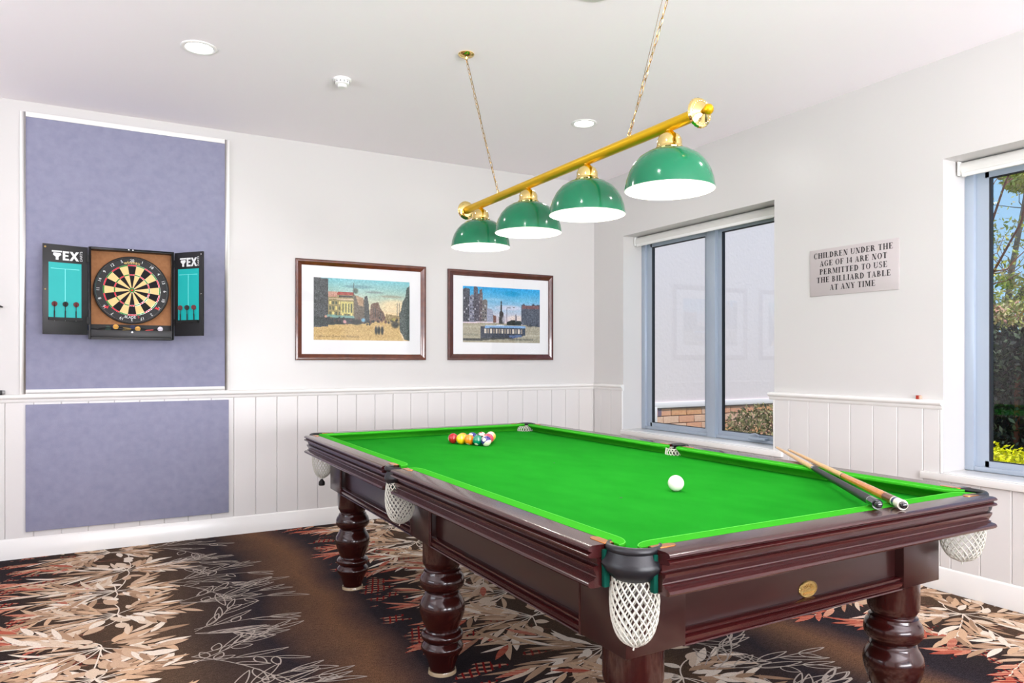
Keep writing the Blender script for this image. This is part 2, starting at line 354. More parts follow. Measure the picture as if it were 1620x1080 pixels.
def carpet_pattern():
    R = random.Random(11); mb = MB(); mb.c = []
    lay = [0]
    def z():
        lay[0] = (lay[0] + 1) % 260; return .0008 + lay[0] * 8e-6
    def leaf(x, y, a, L, Wd, bend, col, n=6):
        zz = z(); prev = None
        for i in range(n + 1):
            t = i / n; aa = a + bend * (t - .5)
            cx = x + cos(a + bend * (t * .5 - .25)) * L * t; cy = y + sin(a + bend * (t * .5 - .25)) * L * t
            w = Wd * .5 * (sin(pi * min(1, t ** .8)) ** .8 if 0 < t < 1 else 0)
            l_ = (cx - sin(aa) * w, cy + cos(aa) * w, zz); r_ = (cx + sin(aa) * w, cy - cos(aa) * w, zz)
            if prev: mb.add([prev[0], prev[1], r_, l_], [(0, 1, 2, 3)]); mb.c.append(col)
            prev = (l_, r_)
        return
    def ribbon(pts, w, col):
        zz = z(); prev = None
        for i, p in enumerate(pts):
            q0 = pts[max(i - 1, 0)]; q1 = pts[min(i + 1, len(pts) - 1)]
            dx, dy = q1[0] - q0[0], q1[1] - q0[1]; d = hypot(dx, dy) or 1
            nx, ny = -dy / d * w / 2, dx / d * w / 2
            cur = ((p[0] + nx, p[1] + ny, zz), (p[0] - nx, p[1] - ny, zz))
            if prev: mb.add([prev[0], prev[1], cur[1], cur[0]], [(0, 1, 2, 3)]); mb.c.append(col)
            prev = cur
    def outline_leaf(x, y, a, L, Wd, bend, col, w=.0055, n=8):
        A, B = [], []
        for i in range(n + 1):
            t = i / n; aa = a + bend * (t - .5)
            cx = x + cos(a + bend * (t * .5 - .25)) * L * t; cy = y + sin(a + bend * (t * .5 - .25)) * L * t
            ww = Wd * .5 * (sin(pi * t ** .8) ** .8 if 0 < t < 1 else 0)
            A.append((cx - sin(aa) * ww, cy + cos(aa) * ww)); B.append((cx + sin(aa) * ww, cy - cos(aa) * ww))
        ribbon(A, w, col); ribbon(B, w, col)
    def curve(x, y, a, L, bend, n=10):
        pts = [(x, y)]; angs = [a]
        for i in range(n):
            aa = a + bend * (i + 1) / n; x += cos(aa) * L / n; y += sin(aa) * L / n; pts.append((x, y)); angs.append(aa)
        return pts, angs
    cream = [srgb(206, 184, 162), srgb(190, 160, 134), srgb(220, 206, 190), srgb(170, 138, 112), srgb(196, 162, 132), srgb(156, 126, 102)]
    salmon = [srgb(204, 142, 116), srgb(190, 126, 100), srgb(208, 160, 132)]
    line = srgb(168, 156, 146)
    for k in (-2, -1, 0, 1):
        X0 = 1.2 + 1.83 * k
        y = -1.2 + (.23 if k % 2 else 0)
        while y < 5.55:
            ox = X0 + .66 + R.uniform(-.1, .12); oy = y + R.uniform(-.05, .05)
            # leafy sprays to the left
            for s in range(5):
                a = pi + (s - 2) * .42 + R.uniform(-.12, .12)
                L = R.uniform(.38, .66) * (1 - .2 * abs(s - 2) / 2); bend = R.uniform(-.5, .5)
                pts, angs = curve(ox, oy, a, L, bend, 12)
                ribbon(pts, .006, cream[2] [:3] + (0,))
                for i in range(2, 13) if R.random() < .75 else (2, 3, 5, 6, 8, 9, 11, 12):
                    px_, py_ = pts[i]; t = (px_ - X0)
                    side = 1 if i % 2 else -1
                    st = 1.0 if t < .16 else (.45 if t < .28 else 0)
                    base = R.choice(salmon if t < .24 else cream)
                    leaf(px_, py_, angs[i] + side * R.uniform(.22, .55), R.uniform(.12, .22), R.uniform(.020, .036), R.uniform(-.5, .5), base[:3] + (st,))
                leaf(pts[-1][0], pts[-1][1], angs[-1], .17, .035, 0, R.choice(salmon)[:3] + (1,))
            # broad pale leaves round the heart
            for s in range(7):
                a = R.uniform(0, 2 * pi); pts, angs = curve(ox, oy, a, R.uniform(.08, .26), R.uniform(-1.5, 1.5), 8)
                ribbon(pts, .006, cream[2][:3] + (0,))
                leaf(pts[-1][0], pts[-1][1], angs[-1], R.uniform(.08, .13), R.uniform(.045, .065), .3, R.choice(cream[:3])[:3] + (0,))
                leaf(pts[4][0], pts[4][1], angs[4] + 1.2, R.uniform(.07, .11), R.uniform(.04, .055), .3, R.choice(cream[:3])[:3] + (0,))
            # filled sprays to the right that give way to drawn ones
            for s in range(4):
                a = (s - 1.5) * .5 + R.uniform(-.15, .15)
                pts, angs = curve(ox, oy, a, R.uniform(.18, .30), R.uniform(-.6, .6), 8)
                for i in range(2, 9):
                    leaf(pts[i][0], pts[i][1], angs[i] + (1 if i % 2 else -1) * R.uniform(.3, .6), R.uniform(.10, .17), R.uniform(.022, .04), R.uniform(-.4, .4), R.choice(cream)[:3] + (0,))
            ox2 = X0 + .93 + R.uniform(-.06, .06)
            for s in range(4):
                a = (s - 1.5) * .42 + R.uniform(-.12, .12)
                L = R.uniform(.22, .46); pts, angs = curve(ox2, oy + R.uniform(-.05, .05), a, L, R.uniform(-.6, .6), 12)
                ribbon(pts, .005, line[:3] + (0,))
                for i in range(3, 13, 3):
                    side = 1 if (i // 2) % 2 else -1
                    if R.random() < .75:
                        outline_leaf(pts[i][0], pts[i][1], angs[i] + side * R.uniform(.2, .5), R.uniform(.14, .24), R.uniform(.028, .044), R.uniform(-.4, .4), line[:3] + (0,))
                    else:
                        outline_leaf(pts[i][0], pts[i][1], angs[i] + side * R.uniform(.7, 1.2), R.uniform(.07, .10), R.uniform(.035, .05), .4, line[:3] + (0,))
                outline_leaf(pts[-1][0], pts[-1][1], angs[-1], .15, .026, 0, line[:3] + (0,))
            y += .42
    # clip to the room
    keep = [i for i, f in enumerate(mb.f) if all(XL < mb.v[j][0] < XR - .012 and YF < mb.v[j][1] < YB - .015 for j in f)]
    mb.f = [mb.f[i] for i in keep]; mb.c = [mb.c[i] for i in keep]
    o = mb.build('carpet_pattern', leaf_mat(), parent=floor, recalc=False); tag(o, kind='stuff')
WLOC['floor'] = Vector((0, 0, 0))
carpet_pattern()

ceiling = MB().box(XL - .2, YF - .2, ZC, XR + .5, YB + .15, ZC + .25).build('ceiling', M['ceil'], loc=ROOMC); tag(ceiling, kind='structure')
wall_back = MB().box(XL - .2, YB, -.12, XR + .28, YB + .15, ZC).build('wall_back', M['wall'], loc=ROOMC); tag(wall_back, kind='structure')
W1 = (3.405, 5.06); W2 = (.60, 2.265); ZS, ZH = .64, 2.352
mb = MB()
ys = [YF - .2, W2[0], W2[1], W1[0], W1[1], YB]
for i in range(5):
    if i in (1, 3):
        mb.box(XR, ys[i], -.12, XR + .28, ys[i + 1], ZS); mb.box(XR, ys[i], ZH, XR + .28, ys[i + 1], ZC)
    else: mb.box(XR, ys[i], -.12, XR + .28, ys[i + 1], ZC)
wall_right = mb.build('wall_right', M['wall'], loc=ROOMC); tag(wall_right, kind='structure')
mb = MB(); mb.box(XL - .2, YF, -.12, XL, 1.0, ZC); mb.box(XL - .2, 3.4, -.12, XL, YB, ZC); mb.box(XL - .2, 1.0, -.12, XL, 3.4, .7); mb.box(XL - .2, 1.0, 2.4, XL, 3.4, ZC)
tag(mb.build('wall_left', M['wall'], loc=ROOMC), kind='structure')
mb = MB(); mb.box(XL - .2, YF - .2, -.12, -.3, YF, ZC); mb.box(3.1, YF - .2, -.12, XR, YF, ZC); mb.box(-.3, YF - .2, 2.35, 3.1, YF, ZC)
tag(mb.build('wall_front', M['wall'], loc=ROOMC), kind='structure')

# wainscot boards, each with chamfered edges so the joints read as grooves
def board_mesh(w, z0, z1, along):
    c = .0035; t = .012; g = .0008
    prof = [(g, 0), (g, t - c), (g + c, t), (w - g - c, t), (w - g, t - c), (w - g, 0)]
    return prof, z0, z1
bm_cache = {}
def boards(parent, start, stop, pitch, z0, z1, side):
    """side 'back': runs along X on the back wall; 'right': runs along Y on the right wall"""
    k = floor_(start, pitch, side)
    p = k
    while p < stop - .004:
        a = max(p, start); b = min(p + pitch, stop)
        if b - a > .01:
            prof, _, _ = board_mesh(b - a, z0, z1, side)
            if side == 'back': fn = lambda u, v, z: (a + u, YB - v, z)
            else: fn = lambda u, v, z: (XR - v, a + u, z)
            MB().prism(prof, z0, z1, fn).build('board', M['board'], parent=parent)
        p += pitch
def floor_(start, pitch, side):
    ref = 1.082 if side == 'back' else 3.121
    return ref + np.floor((start - ref) / pitch) * pitch
boards(wall_back, -1.4, XR - .012, .1503, .11, 1.0, 'back')
boards(wall_right, W1[1] + .01, YB - .012, .1503, .11, 1.0, 'right')
boards(wall_right, W2[1] + .012, W1[0] - .006, .1503, .11, 1.0, 'right')
boards(wall_right, W1[0] - .006, W1[1] + .01, .1503, .11, ZS - .04, 'right')
boards(wall_right, -.2, W2[1] + .012, .1503, .11, ZS - .04, 'right')

# chair rail, baseboard, corner returns
rail_prof = [(0, 1.038), (.022, 1.038), (.031, 1.035), (.035, 1.0285), (.035, 1.019), (.031, 1.012), (.024, 1.008), (.020, 1.006), (.019, .996), (.016, .988), (.0125, .985), (0, .985)]
base_prof = [(0, 0), (.020, 0), (.020, .118), (.016, .126), (.010, .131), (0, .131)]
def trim(name, prof, p0, p1, n, m=M['trim']):
    """n points into the room; profile offset measured from the wall"""
    o = MB().loft([[(p[0] + n[0] * a, p[1] + n[1] * a, z) for a, z in prof] for p in (p0, p1)]).build(name, m, loc=ROOMC, smooth=True)
    return tag(o, kind='structure')
trim('trim_1', rail_prof, (-1.4, YB), (XR - .0, YB), (0, -1))
trim('trim_2', rail_prof, (XR, YB - .0), (XR, W1[1] - .012), (-1, 0))
trim('trim_3', rail_prof, (XR, W1[0] + .03), (XR, W2[1] - .004), (-1, 0))
trim('baseboard_back', base_prof, (XL, YB), (XR, YB), (0, -1))
trim('baseboard_right', base_prof, (XR, YB), (XR, YF), (-1, 0))
trim('baseboard_left', base_prof, (XL, YF), (XL, YB), (1, 0))
# slim corner bead and the sills
for i, (a, b) in enumerate((W1, W2)):
    s = MB().box(XR - .035, a - (.085 if i == 0 else .6), ZS - .038, XR, b + (.0 if i == 0 else .11), ZS)
    s.box(XR - .001, a + .001, ZS - .03, XR + .20, b - .001, ZS + .004)
    tag(MB.build(s, 'trim_%d' % (4 + i), M['trim'], loc=ROOMC, bevel=.004), kind='structure')
    tag(MB().box(XR - .014, b + .0, ZS, XR + .004, b + .010, 1.0 if i else .985).build('trim_%d' % (6 + i), M['trim'], loc=ROOMC, bevel=.003), kind='structure')
tag(MB().box(XR - .014, W1[0] - .010, ZS, XR + .004, W1[0], .985).build('trim_8', M['trim'], loc=ROOMC, bevel=.003), kind='structure')

# windows in the right wall
XW = XR + .205
def window(name, a, b, mull, n):
    w = thing(name, (XW, (a + b) / 2, ZS), kind='structure')
    z0, z1 = ZS + .004, ZH
    def fr(nm, x0, y0, zz0, x1, y1, zz1, m=M['alu'], bv=.004, par=w): return MB().box(x0, y0, zz0, x1, y1, zz1).build(nm, m, parent=par, bevel=bv)
    # outer frame, stepped twice like the extrusion
    for (y0, y1) in ((a, a + .05), (b - .05, b)):
        fr('jamb', XW, y0, z0, XW + .07, y1, z1)
    fr('frame_head', XW, a + .05, z1 - .05, XW + .07, b - .05, z1); fr('frame_bottom', XW, a + .05, z0, XW + .07, b - .05, z0 + .026)
    fr('mullion', XW - .012, mull - .055, z0 - .003, XW + .07, mull + .035, z1)
    gx = XW + .036
    for (y0, y1, st) in ((a + .05, mull - .055, 0), (mull + .035, b - .05, 1)):
        t = .048 if st else .040
        s = MB()
        s.box(gx - .014, y0, z0 + .026, gx + .02, y0 + t, z1 - .05); s.box(gx - .014, y1 - t - (.02 if st else 0), z0 + .026, gx + .02, y1, z1 - .05)
        s.box(gx - .014, y0 + t, z0 + .026, gx + .02, y1 - t, z0 + .026 + .032); s.box(gx - .014, y0 + t, z1 - .05 - t, gx + .02, y1 - t, z1 - .05)
        sash = s.build('sash', M['alu'], parent=w)
        e = .006; q0, q1 = y0 + t, y1 - t - (.02 if st else 0); c0, c1 = z0 + .058, z1 - .05 - t
        gk = MB(); gk.box(gx - .012, q0, c0, gx + .012, q0 + e, c1); gk.box(gx - .012, q1 - e * 1.6, c0, gx + .012, q1, c1); gk.box(gx - .012, q0 + e, c0, gx + .012, q1 - e * 1.6, c0 + e * .6); gk.box(gx - .012, q0 + e, c1 - e, gx + .012, q1 - e * 1.6, c1)
        gk.build('gasket', M['gasket'], parent=sash)
        MB().box(gx + .002, q0, c0, gx + .008, q1, c1).build('pane', M['glass'], parent=sash)
    if n == 1:   # awning winder on the right-hand sash
        hd = MB().box(XW - .030, 3.64, z0 + .024, XW + .01, 3.80, z0 + .042).build('winder', M['alu'], parent=w, bevel=.004)
        MB().tube([(XW - .02, 3.70, z0 + .042), (XW - .025, 3.70, z0 + .058), (XW - .03, 3.73, z0 + .070), (XW - .03, 3.78, z0 + .060)], [.007, .006, .005, .004], 8).build('winder_handle', M['alu'], parent=hd, smooth=True)
    return w
window('window_1', W1[0], W1[1], 4.205, 1)
window('window_2', W2[0], W2[1], 1.40, 2)

def blind(a, b, label, grp=None):
    c = ((a + b) / 2)
    t = thing('roller_blind', (XR + .15, c, 2.31), label, 'blind')
    y0, y1 = a + .012, b - .012
    MB().lathe([(.001, y0 + .008), (.034, y0 + .008), (.034, y1 - .008), (.001, y1 - .008)], 28, (XR + .15, 0, 2.312), 'y').build('rolled_fabric', M['blind'], parent=t, smooth=True)
    MB().box(XR + .118, y0 + .02, 2.262, XR + .136, y1 - .02, 2.286).build('bottom_bar', M['white'], parent=t, bevel=.005)
    MB().box(XR + .1165, y0 + .02, 2.284, XR + .1185, y1 - .02, 2.318).build('fabric_drop', M['blind'], parent=t)
    for y in (y0, y1 - .008): MB().box(XR + .112, y, 2.272, XR + .190, y + .008, 2.349).build('end_bracket', M['white'], parent=t, bevel=.002)
blind(W1[0], W1[1], 'white roller blind rolled up over the window with the brick view')
blind(W2[0], W2[1], 'white roller blind rolled up over the window with the hedge view')

# left wall window; door frame added behind the viewer to carry the fill lamp
def plain_glazing(name, pts, axis, m=M['alu']):
    w = thing(name, (sum(p[0] for p in pts) / 2, sum(p[1] for p in pts) / 2, pts[0][2]), kind='structure')
    (x0, y0, z0), (x1, y1, z1) = pts; nseg = 3; fw = .06
    for i in range(nseg + 1):
        if axis == 'x':
            c = x0 + (x1 - x0 - fw) * i / nseg; MB().box(c, y0, z0, c + fw, y1, z1).build('frame_post', m, parent=w)
        else:
            c = y0 + (y1 - y0 - fw) * i / nseg; MB().box(x0, c, z0, x1, c + fw, z1).build('frame_post', m, parent=w)
    for zz in (z0, z1 - fw): MB().box(x0, y0, zz, x1, y1, zz + fw).build('frame_rail', m, parent=w)
    return w
plain_glazing('added_door', ((-.3, YF - .10, 0), (3.1, YF - .05, 2.35)), 'x')
plain_glazing('window_3', ((XL - .10, 1.0, .7), (XL - .05, 3.4, 2.4)), 'y')

# ------------------------------------------------------------ outdoors
tag(MB().box(XR + .28, -14, -.5, 34, 20, -.12).build('lawn', M['lawn'], loc=(10, 2, -.12)), kind='structure')
YN = 6.42
ext = MB().box(XR + .28, YN + .012, -.12, 8.9, YN + .3, 4.6).build('wall_outside', M['mortar'], loc=ROOMC); tag(ext, kind='structure')
WLOC['wall_outside'] = Vector((0, 0, 0))
MB().box(XR + .28, YN - .010, .745, 8.9, YN + .012, 4.6).build('render_coat', M['render'], parent=ext)
MB().box(XR + .28, YN - .028, .700, 8.9, YN - .010, .765).build('band', M['cap'], parent=ext, bevel=.004)
MB().box(5.02, YN - .035, .50, 5.50, YN + .01, .71).build('pier', M['cap'], parent=ext, bevel=.004)
MB().box(5.53, YN - .008, .605, 5.585, YN + .01, .69).build('vent_brick', mat('vent_purple', srgb(120, 96, 116), .9), parent=ext)
bmesh_cache = {}
def brick_at(x, z, L, hgt, m):
    key = (round(L, 3), round(hgt, 3), m.name)
    if key not in bmesh_cache:
        o = MB().box(0, 0, 0, L, .02, hgt).build('brick', m, parent=ext, bevel=.003, segs=1); bmesh_cache[key] = o.data
    else:
        o = bpy.data.objects.new('brick', bmesh_cache[key]); COL.objects.link(o); o.parent = ext
    o.location = (x, YN - .006 + random.uniform(-.0015, .0015), z)
R = random.Random(4)
zc = .606; row = 0
while zc > -.1:
    x = 5.02 - (.12 if row % 2 else 0)
    while x < 8.6:
        brick_at(x, zc, .230, .078, M['bricks'][R.choice((0, 1, 1, 2))]); x += .240
    zc -= .088; row += 1

def foliage(name, loc, centres, n, size, cols, seed, label=None, cat=None, stems=None, parent=None, flat=.0, kind=None):
    R = np.random.default_rng(seed); mb = MB(); mb.c = []
    vs = []; fs = []; cs = []
    tot = sum(c[4] for c in centres)
    for (cx, cy, cz, rr, wgt, sz) in centres:
        m_ = int(n * wgt / tot)
        for _ in range(m_):
            d = R.normal(size=3); d /= np.linalg.norm(d); rad = R.uniform(.25, 1) ** .5
            p = np.array((cx, cy, cz)) + d * rad * np.array(rr)
            a = R.normal(size=3); a /= np.linalg.norm(a); b = np.cross(a, R.normal(size=3)); b /= np.linalg.norm(b)
            L = size * sz * R.uniform(.6, 1.3); w_ = L * .42
            i = len(vs); vs += [tuple(p - a * L / 2), tuple(p + b * w_ / 2), tuple(p + a * L / 2), tuple(p - b * w_ / 2)]
            fs.append((i, i + 1, i + 2, i + 3)); cs.append(cols[R.integers(len(cols))])
    mb.v = vs; mb.f = fs; mb.c = cs
    return mb
def plant(name, loc, label, cat, mbf, stem_paths, bark, group=None, blossom=False):
    t = thing(name, loc, label, cat, group)
    o = mbf.build('foliage', M['leaf'], parent=t, recalc=False); o['kind'] = 'stuff'
    s = MB()
    for pth, r in stem_paths: s.tube(pth, r, 6)
    st = s.build('stem', bark, parent=t, smooth=True); st['kind'] = 'stuff'
    if blossom:
        top = [srgb(206, 176, 120), srgb(190, 190, 110), srgb(214, 196, 150), srgb(150, 150, 80), srgb(214, 150, 130)]
        cs = [(9.0 + random.uniform(-.3, .1), -1.2 + i * .45, 1.76, (.30, .34, .14), 1, 1) for i in range(15)]
        o = foliage('cl', 0, cs, 8000, .07, top, 19).build('blossom', M['leaf'], parent=t, recalc=False); o['kind'] = 'stuff'
    return t
def branchy(base, hgt, seed, n=7, spread=.5, r0=.03):
    R = random.Random(seed); out = []
    for i in range(n):
        a = R.uniform(0, 2 * pi); x, y, z = base; pth = [(x, y, z)]; rr = [r0]
        for k in range(1, 6):
            x += cos(a) * spread * hgt * .2 * R.uniform(.5, 1.2); y += sin(a) * spread * hgt * .2 * R.uniform(.5, 1.2); z += hgt * .19; a += R.uniform(-.5, .5)
            pth.append((x, y, z)); rr.append(r0 * (1 - k / 6.5))
        out.append((pth, rr))
    return out
olive = [srgb(104, 104, 52), srgb(134, 128, 76), srgb(84, 86, 44), srgb(150, 142, 96), srgb(120, 96, 66)]
fb = foliage('b', 0, [(6.35, 5.62, .42, (.52, .36, .36), 1, 1), (6.75, 5.45, .30, (.4, .3, .4), .6, 1), (6.55, 5.55, .05, (.6, .35, .3), .5, 1)], 5200, .055, olive, 5)
plant('garden_bush', (6.5, 5.55, -.12), 'olive green bush in front of the brick base outside the left window', 'bush', fb, branchy((6.5, 5.55, -.12), .8, 3, 9, .55, .014), M['barkr'])
# low yellow hedge and tall dark hedge seen through the right window
yel = [srgb(250, 240, 20), srgb(236, 232, 10), srgb(255, 246, 70), srgb(214, 216, 16)]
cs = [(6.9 + random.uniform(-.12, .12), -1.0 + i * .33, .22, (.34, .32, .30), 1, 1) for i in range(17)]
plant('low_hedge', (6.9, 1.6, -.12), 'low bright yellow-green hedge along the foot of the tall hedge', 'hedge', foliage('h', 0, cs, 26000, .05, yel, 8),
      [([(6.9 + random.uniform(-.1, .1), -1 + i * .33, -.12), (6.9, -1 + i * .33, .25)], .012) for i in range(17)], M['barkr'])
dark = [srgb(44, 52, 40), srgb(56, 60, 50), srgb(70, 80, 58), srgb(36, 40, 36), srgb(118, 128, 100), srgb(60, 42, 40)]  # leaves coloured dark to paint in the shade on the hedge face
cs = []
for i in range(14):
    for zz in (.1, .62, 1.1, 1.42): cs.append((9.0 + random.uniform(-.15, .15), -1.2 + i * .5, zz, (.40, .42, .36), 1, 1))
plant('tall_hedge', (9.0, 3, -.12), 'tall green hedge across the garden, shade coloured into its leaves', 'hedge', foliage('h2', 0, cs, 34000, .085, dark, 9),
      [([(9.0 + random.uniform(-.1, .1), -1.2 + i * .5, -.12), (9.0, -1.2 + i * .5, 1.2)], .03) for i in range(14)], M['barkr'], blossom=True)
# paling fence behind the hedge
fe = thing('garden_fence', (9.75, 3, -.12), 'dark timber paling fence behind the tall hedge', 'fence')
pal = MB().box(9.7, 0, -.12, 9.72, .095, 1.6).build('paling', mat('dark_paling', srgb(52, 44, 44), .9), parent=fe)
for i in range(90):
    if i:
        q = pal.copy(); COL.objects.link(q); q.parent = fe
    else: q = pal
    q.location = (0, -2 + i * .102, 0)
MB().box(9.72, -2, .2, 9.76, 7.2, .28).build('fence_rail', M['barkr'], parent=fe)
gum = [srgb(214, 206, 96), srgb(180, 186, 80), srgb(228, 216, 126), srgb(216, 190, 130)]
def tree(base, limbs, crowns, n, size, cols, seed, bark, label, twigs=16):
    t = thing('garden_tree', base, label, 'tree')
    s = MB(); R = random.Random(seed)
    for pth, r0, r1 in limbs:
        m_ = len(pth) - 1
        s.tube(pth, [r0 + (r1 - r0) * i / m_ for i in range(m_ + 1)], 8)
        for k in range(twigs):
            i = R.randrange(1, m_ + 1); x, y, z = pth[i]
            a = R.uniform(0, 2 * pi); q = [(x, y, z)]; 
            for j in range(4):
                x += cos(a) * .13; y += sin(a) * .13; z += R.uniform(.0, .2); a += R.uniform(-.6, .6); q.append((x, y, z))
            s.tube(q, [.008, .007, .006, .004, .003], 5)
    s.build('trunk', bark, parent=t, smooth=True)
    o = foliage('c', 0, crowns, n, size, cols, seed).build('foliage', M['leaf'], parent=t, recalc=False); o['kind'] = 'stuff'
tree((12.4, 6.2, -.12), [([(12.4, 6.2, -.12), (12.4, 6.15, 1.4), (12.35, 6.0, 2.6), (12.3, 5.8, 3.6), (12.2, 5.6, 4.6)], .07, .02), ([(12.4, 6.1, 1.8), (12.3, 6.6, 2.8), (12.2, 7.0, 3.6)], .06, .02), ([(12.4, 6.1, 2.0), (12.3, 5.5, 2.7), (12.2, 5.0, 3.5), (12.1, 4.6, 3.9)], .06, .02)],
     [(12.2, 6.55, 3.2, (.35, .35, .5), 1, 1), (12.2, 5.7, 4.05, (.4, .35, .25), 1, 1), (12.2, 6.1, 2.3, (.6, .6, .35), .5, 1), (12.1, 5.1, 3.7, (.4, .3, .3), .6, 1), (12.1, 5.4, 1.9, (.6, .8, .35), .8, 1), (12.2, 5.9, 2.9, (.7, .8, .6), .25, 1), (12.1, 4.6, 2.6, (.6, .7, .6), .3, 1)],
     9500, .085, gum, 21, M['bark'], 'pale barked tree with yellow-green leaf tufts beyond the hedge')
tree((7.8, 4.6, -.12), [([(7.8, 4.6, -.12), (7.8, 4.55, 1.2), (7.8, 4.45, 1.75), (7.8, 4.2, 1.95), (7.8, 3.95, 2.15), (7.8, 3.7, 2.6), (7.8, 3.6, 3.1)], .020, .008), ([(7.8, 4.5, 1.5), (7.8, 4.25, 2.25), (7.8, 4.0, 2.55), (7.8, 3.85, 3.0), (7.8, 3.6, 3.6)], .018, .007), ([(7.8, 4.1, 2.45), (7.8, 4.25, 2.9), (7.8, 4.35, 3.2)], .014, .006)],
     [(7.8, 3.8, 2.5, (.2, .5, .6), 1, .6)], 120, .06, gum, 23, M['barkr'], 'bare red-brown branches of a small tree close to the right window', 7)

# ------------------------------------------------------------ back wall: pin boards
FX0, FX1, FZ0, FZ1 = -.494, .752, 1.038, 2.830
t = thing('pinboard', (.13, YB, 1.038), 'tall lilac felt pinboard in a white frame above the chair rail', 'pinboard')
MB().box(FX0 + .03, YB - .016, FZ0 + .025, FX1 - .03, YB, FZ1 - .025).build('felt_panel', M['pin'], parent=t)
fr = MB()
for b in ((FX0, FZ0, FX0 + .032, FZ1), (FX1 - .032, FZ0, FX1, FZ1)): fr.box(b[0], YB - .024, b[1], b[2], YB, b[3])
for b in ((FX0 + .032, FZ0, FX1 - .032, FZ0 + .03), (FX0 + .032, FZ1 - .03, FX1 - .032, FZ1)): fr.box(b[0], YB - .024, b[1], b[2], YB, b[3])
fr.build('frame', M['trim'], parent=t, bevel=.003)
tag(MB().box(-.462, YB - .032, .168, .745, YB - .012, .972).build('pinboard', M['pin'], loc=(.14, YB, .168), bevel=.003), 'wide lilac felt panel without a frame below the chair rail', 'pinboard')

# ------------------------------------------------------------ dart cabinet
cab = thing('dart_cabinet', (.133, YB - .016, 1.39), 'open black dartboard cabinet with teal scoring doors on the pinboard', 'cabinet')
CX0, CX1, CZ0, CZ1, CYb, CYf = -.118, .385, 1.392, 1.990, YB - .016, YB - .106
b = MB(); T = .014
b.box(CX0, CYf, CZ0, CX0 + T, CYb, CZ1); b.box(CX1 - T, CYf, CZ0, CX1, CYb, CZ1)
b.box(CX0 + T, CYf, CZ1 - T, CX1 - T, CYb, CZ1); b.box(CX0 + T, CYf, CZ0, CX1 - T, CYb, CZ0 + T)
b.build('case', M['black'], parent=cab, bevel=.002)
MB().box(CX0 + T, CYb - .008, CZ0 + T, CX1 - T, CYb, CZ1 - T).build('backing', M['cork'], parent=cab)
MB().box(CX0 + T, CYf, CZ0 + T, CX1 - T, CYf + .010, CZ0 + .060).build('tray_front', M['black'], parent=cab, bevel=.002)
MB().box(CX0 + T, CYb - .012, CZ0 + T, CX1 - T, CYb - .008, CZ0 + .100).build('tray_back', M['blackm'], parent=cab)
MB().lathe([(.0001, -.006), (.005, -.006), (.006, 0)], 12, (.133, CYf, CZ0 + .048), 'y').build('catch', M['steel'], parent=cab)
for dx in (-.012, .012): MB().lathe([(.0001, -.005), (.004, -.005), (.005, 0)], 12, (.125 + dx, CYf, CZ1 - .006), 'y').build('magnet_catch', M['steel'], parent=cab)
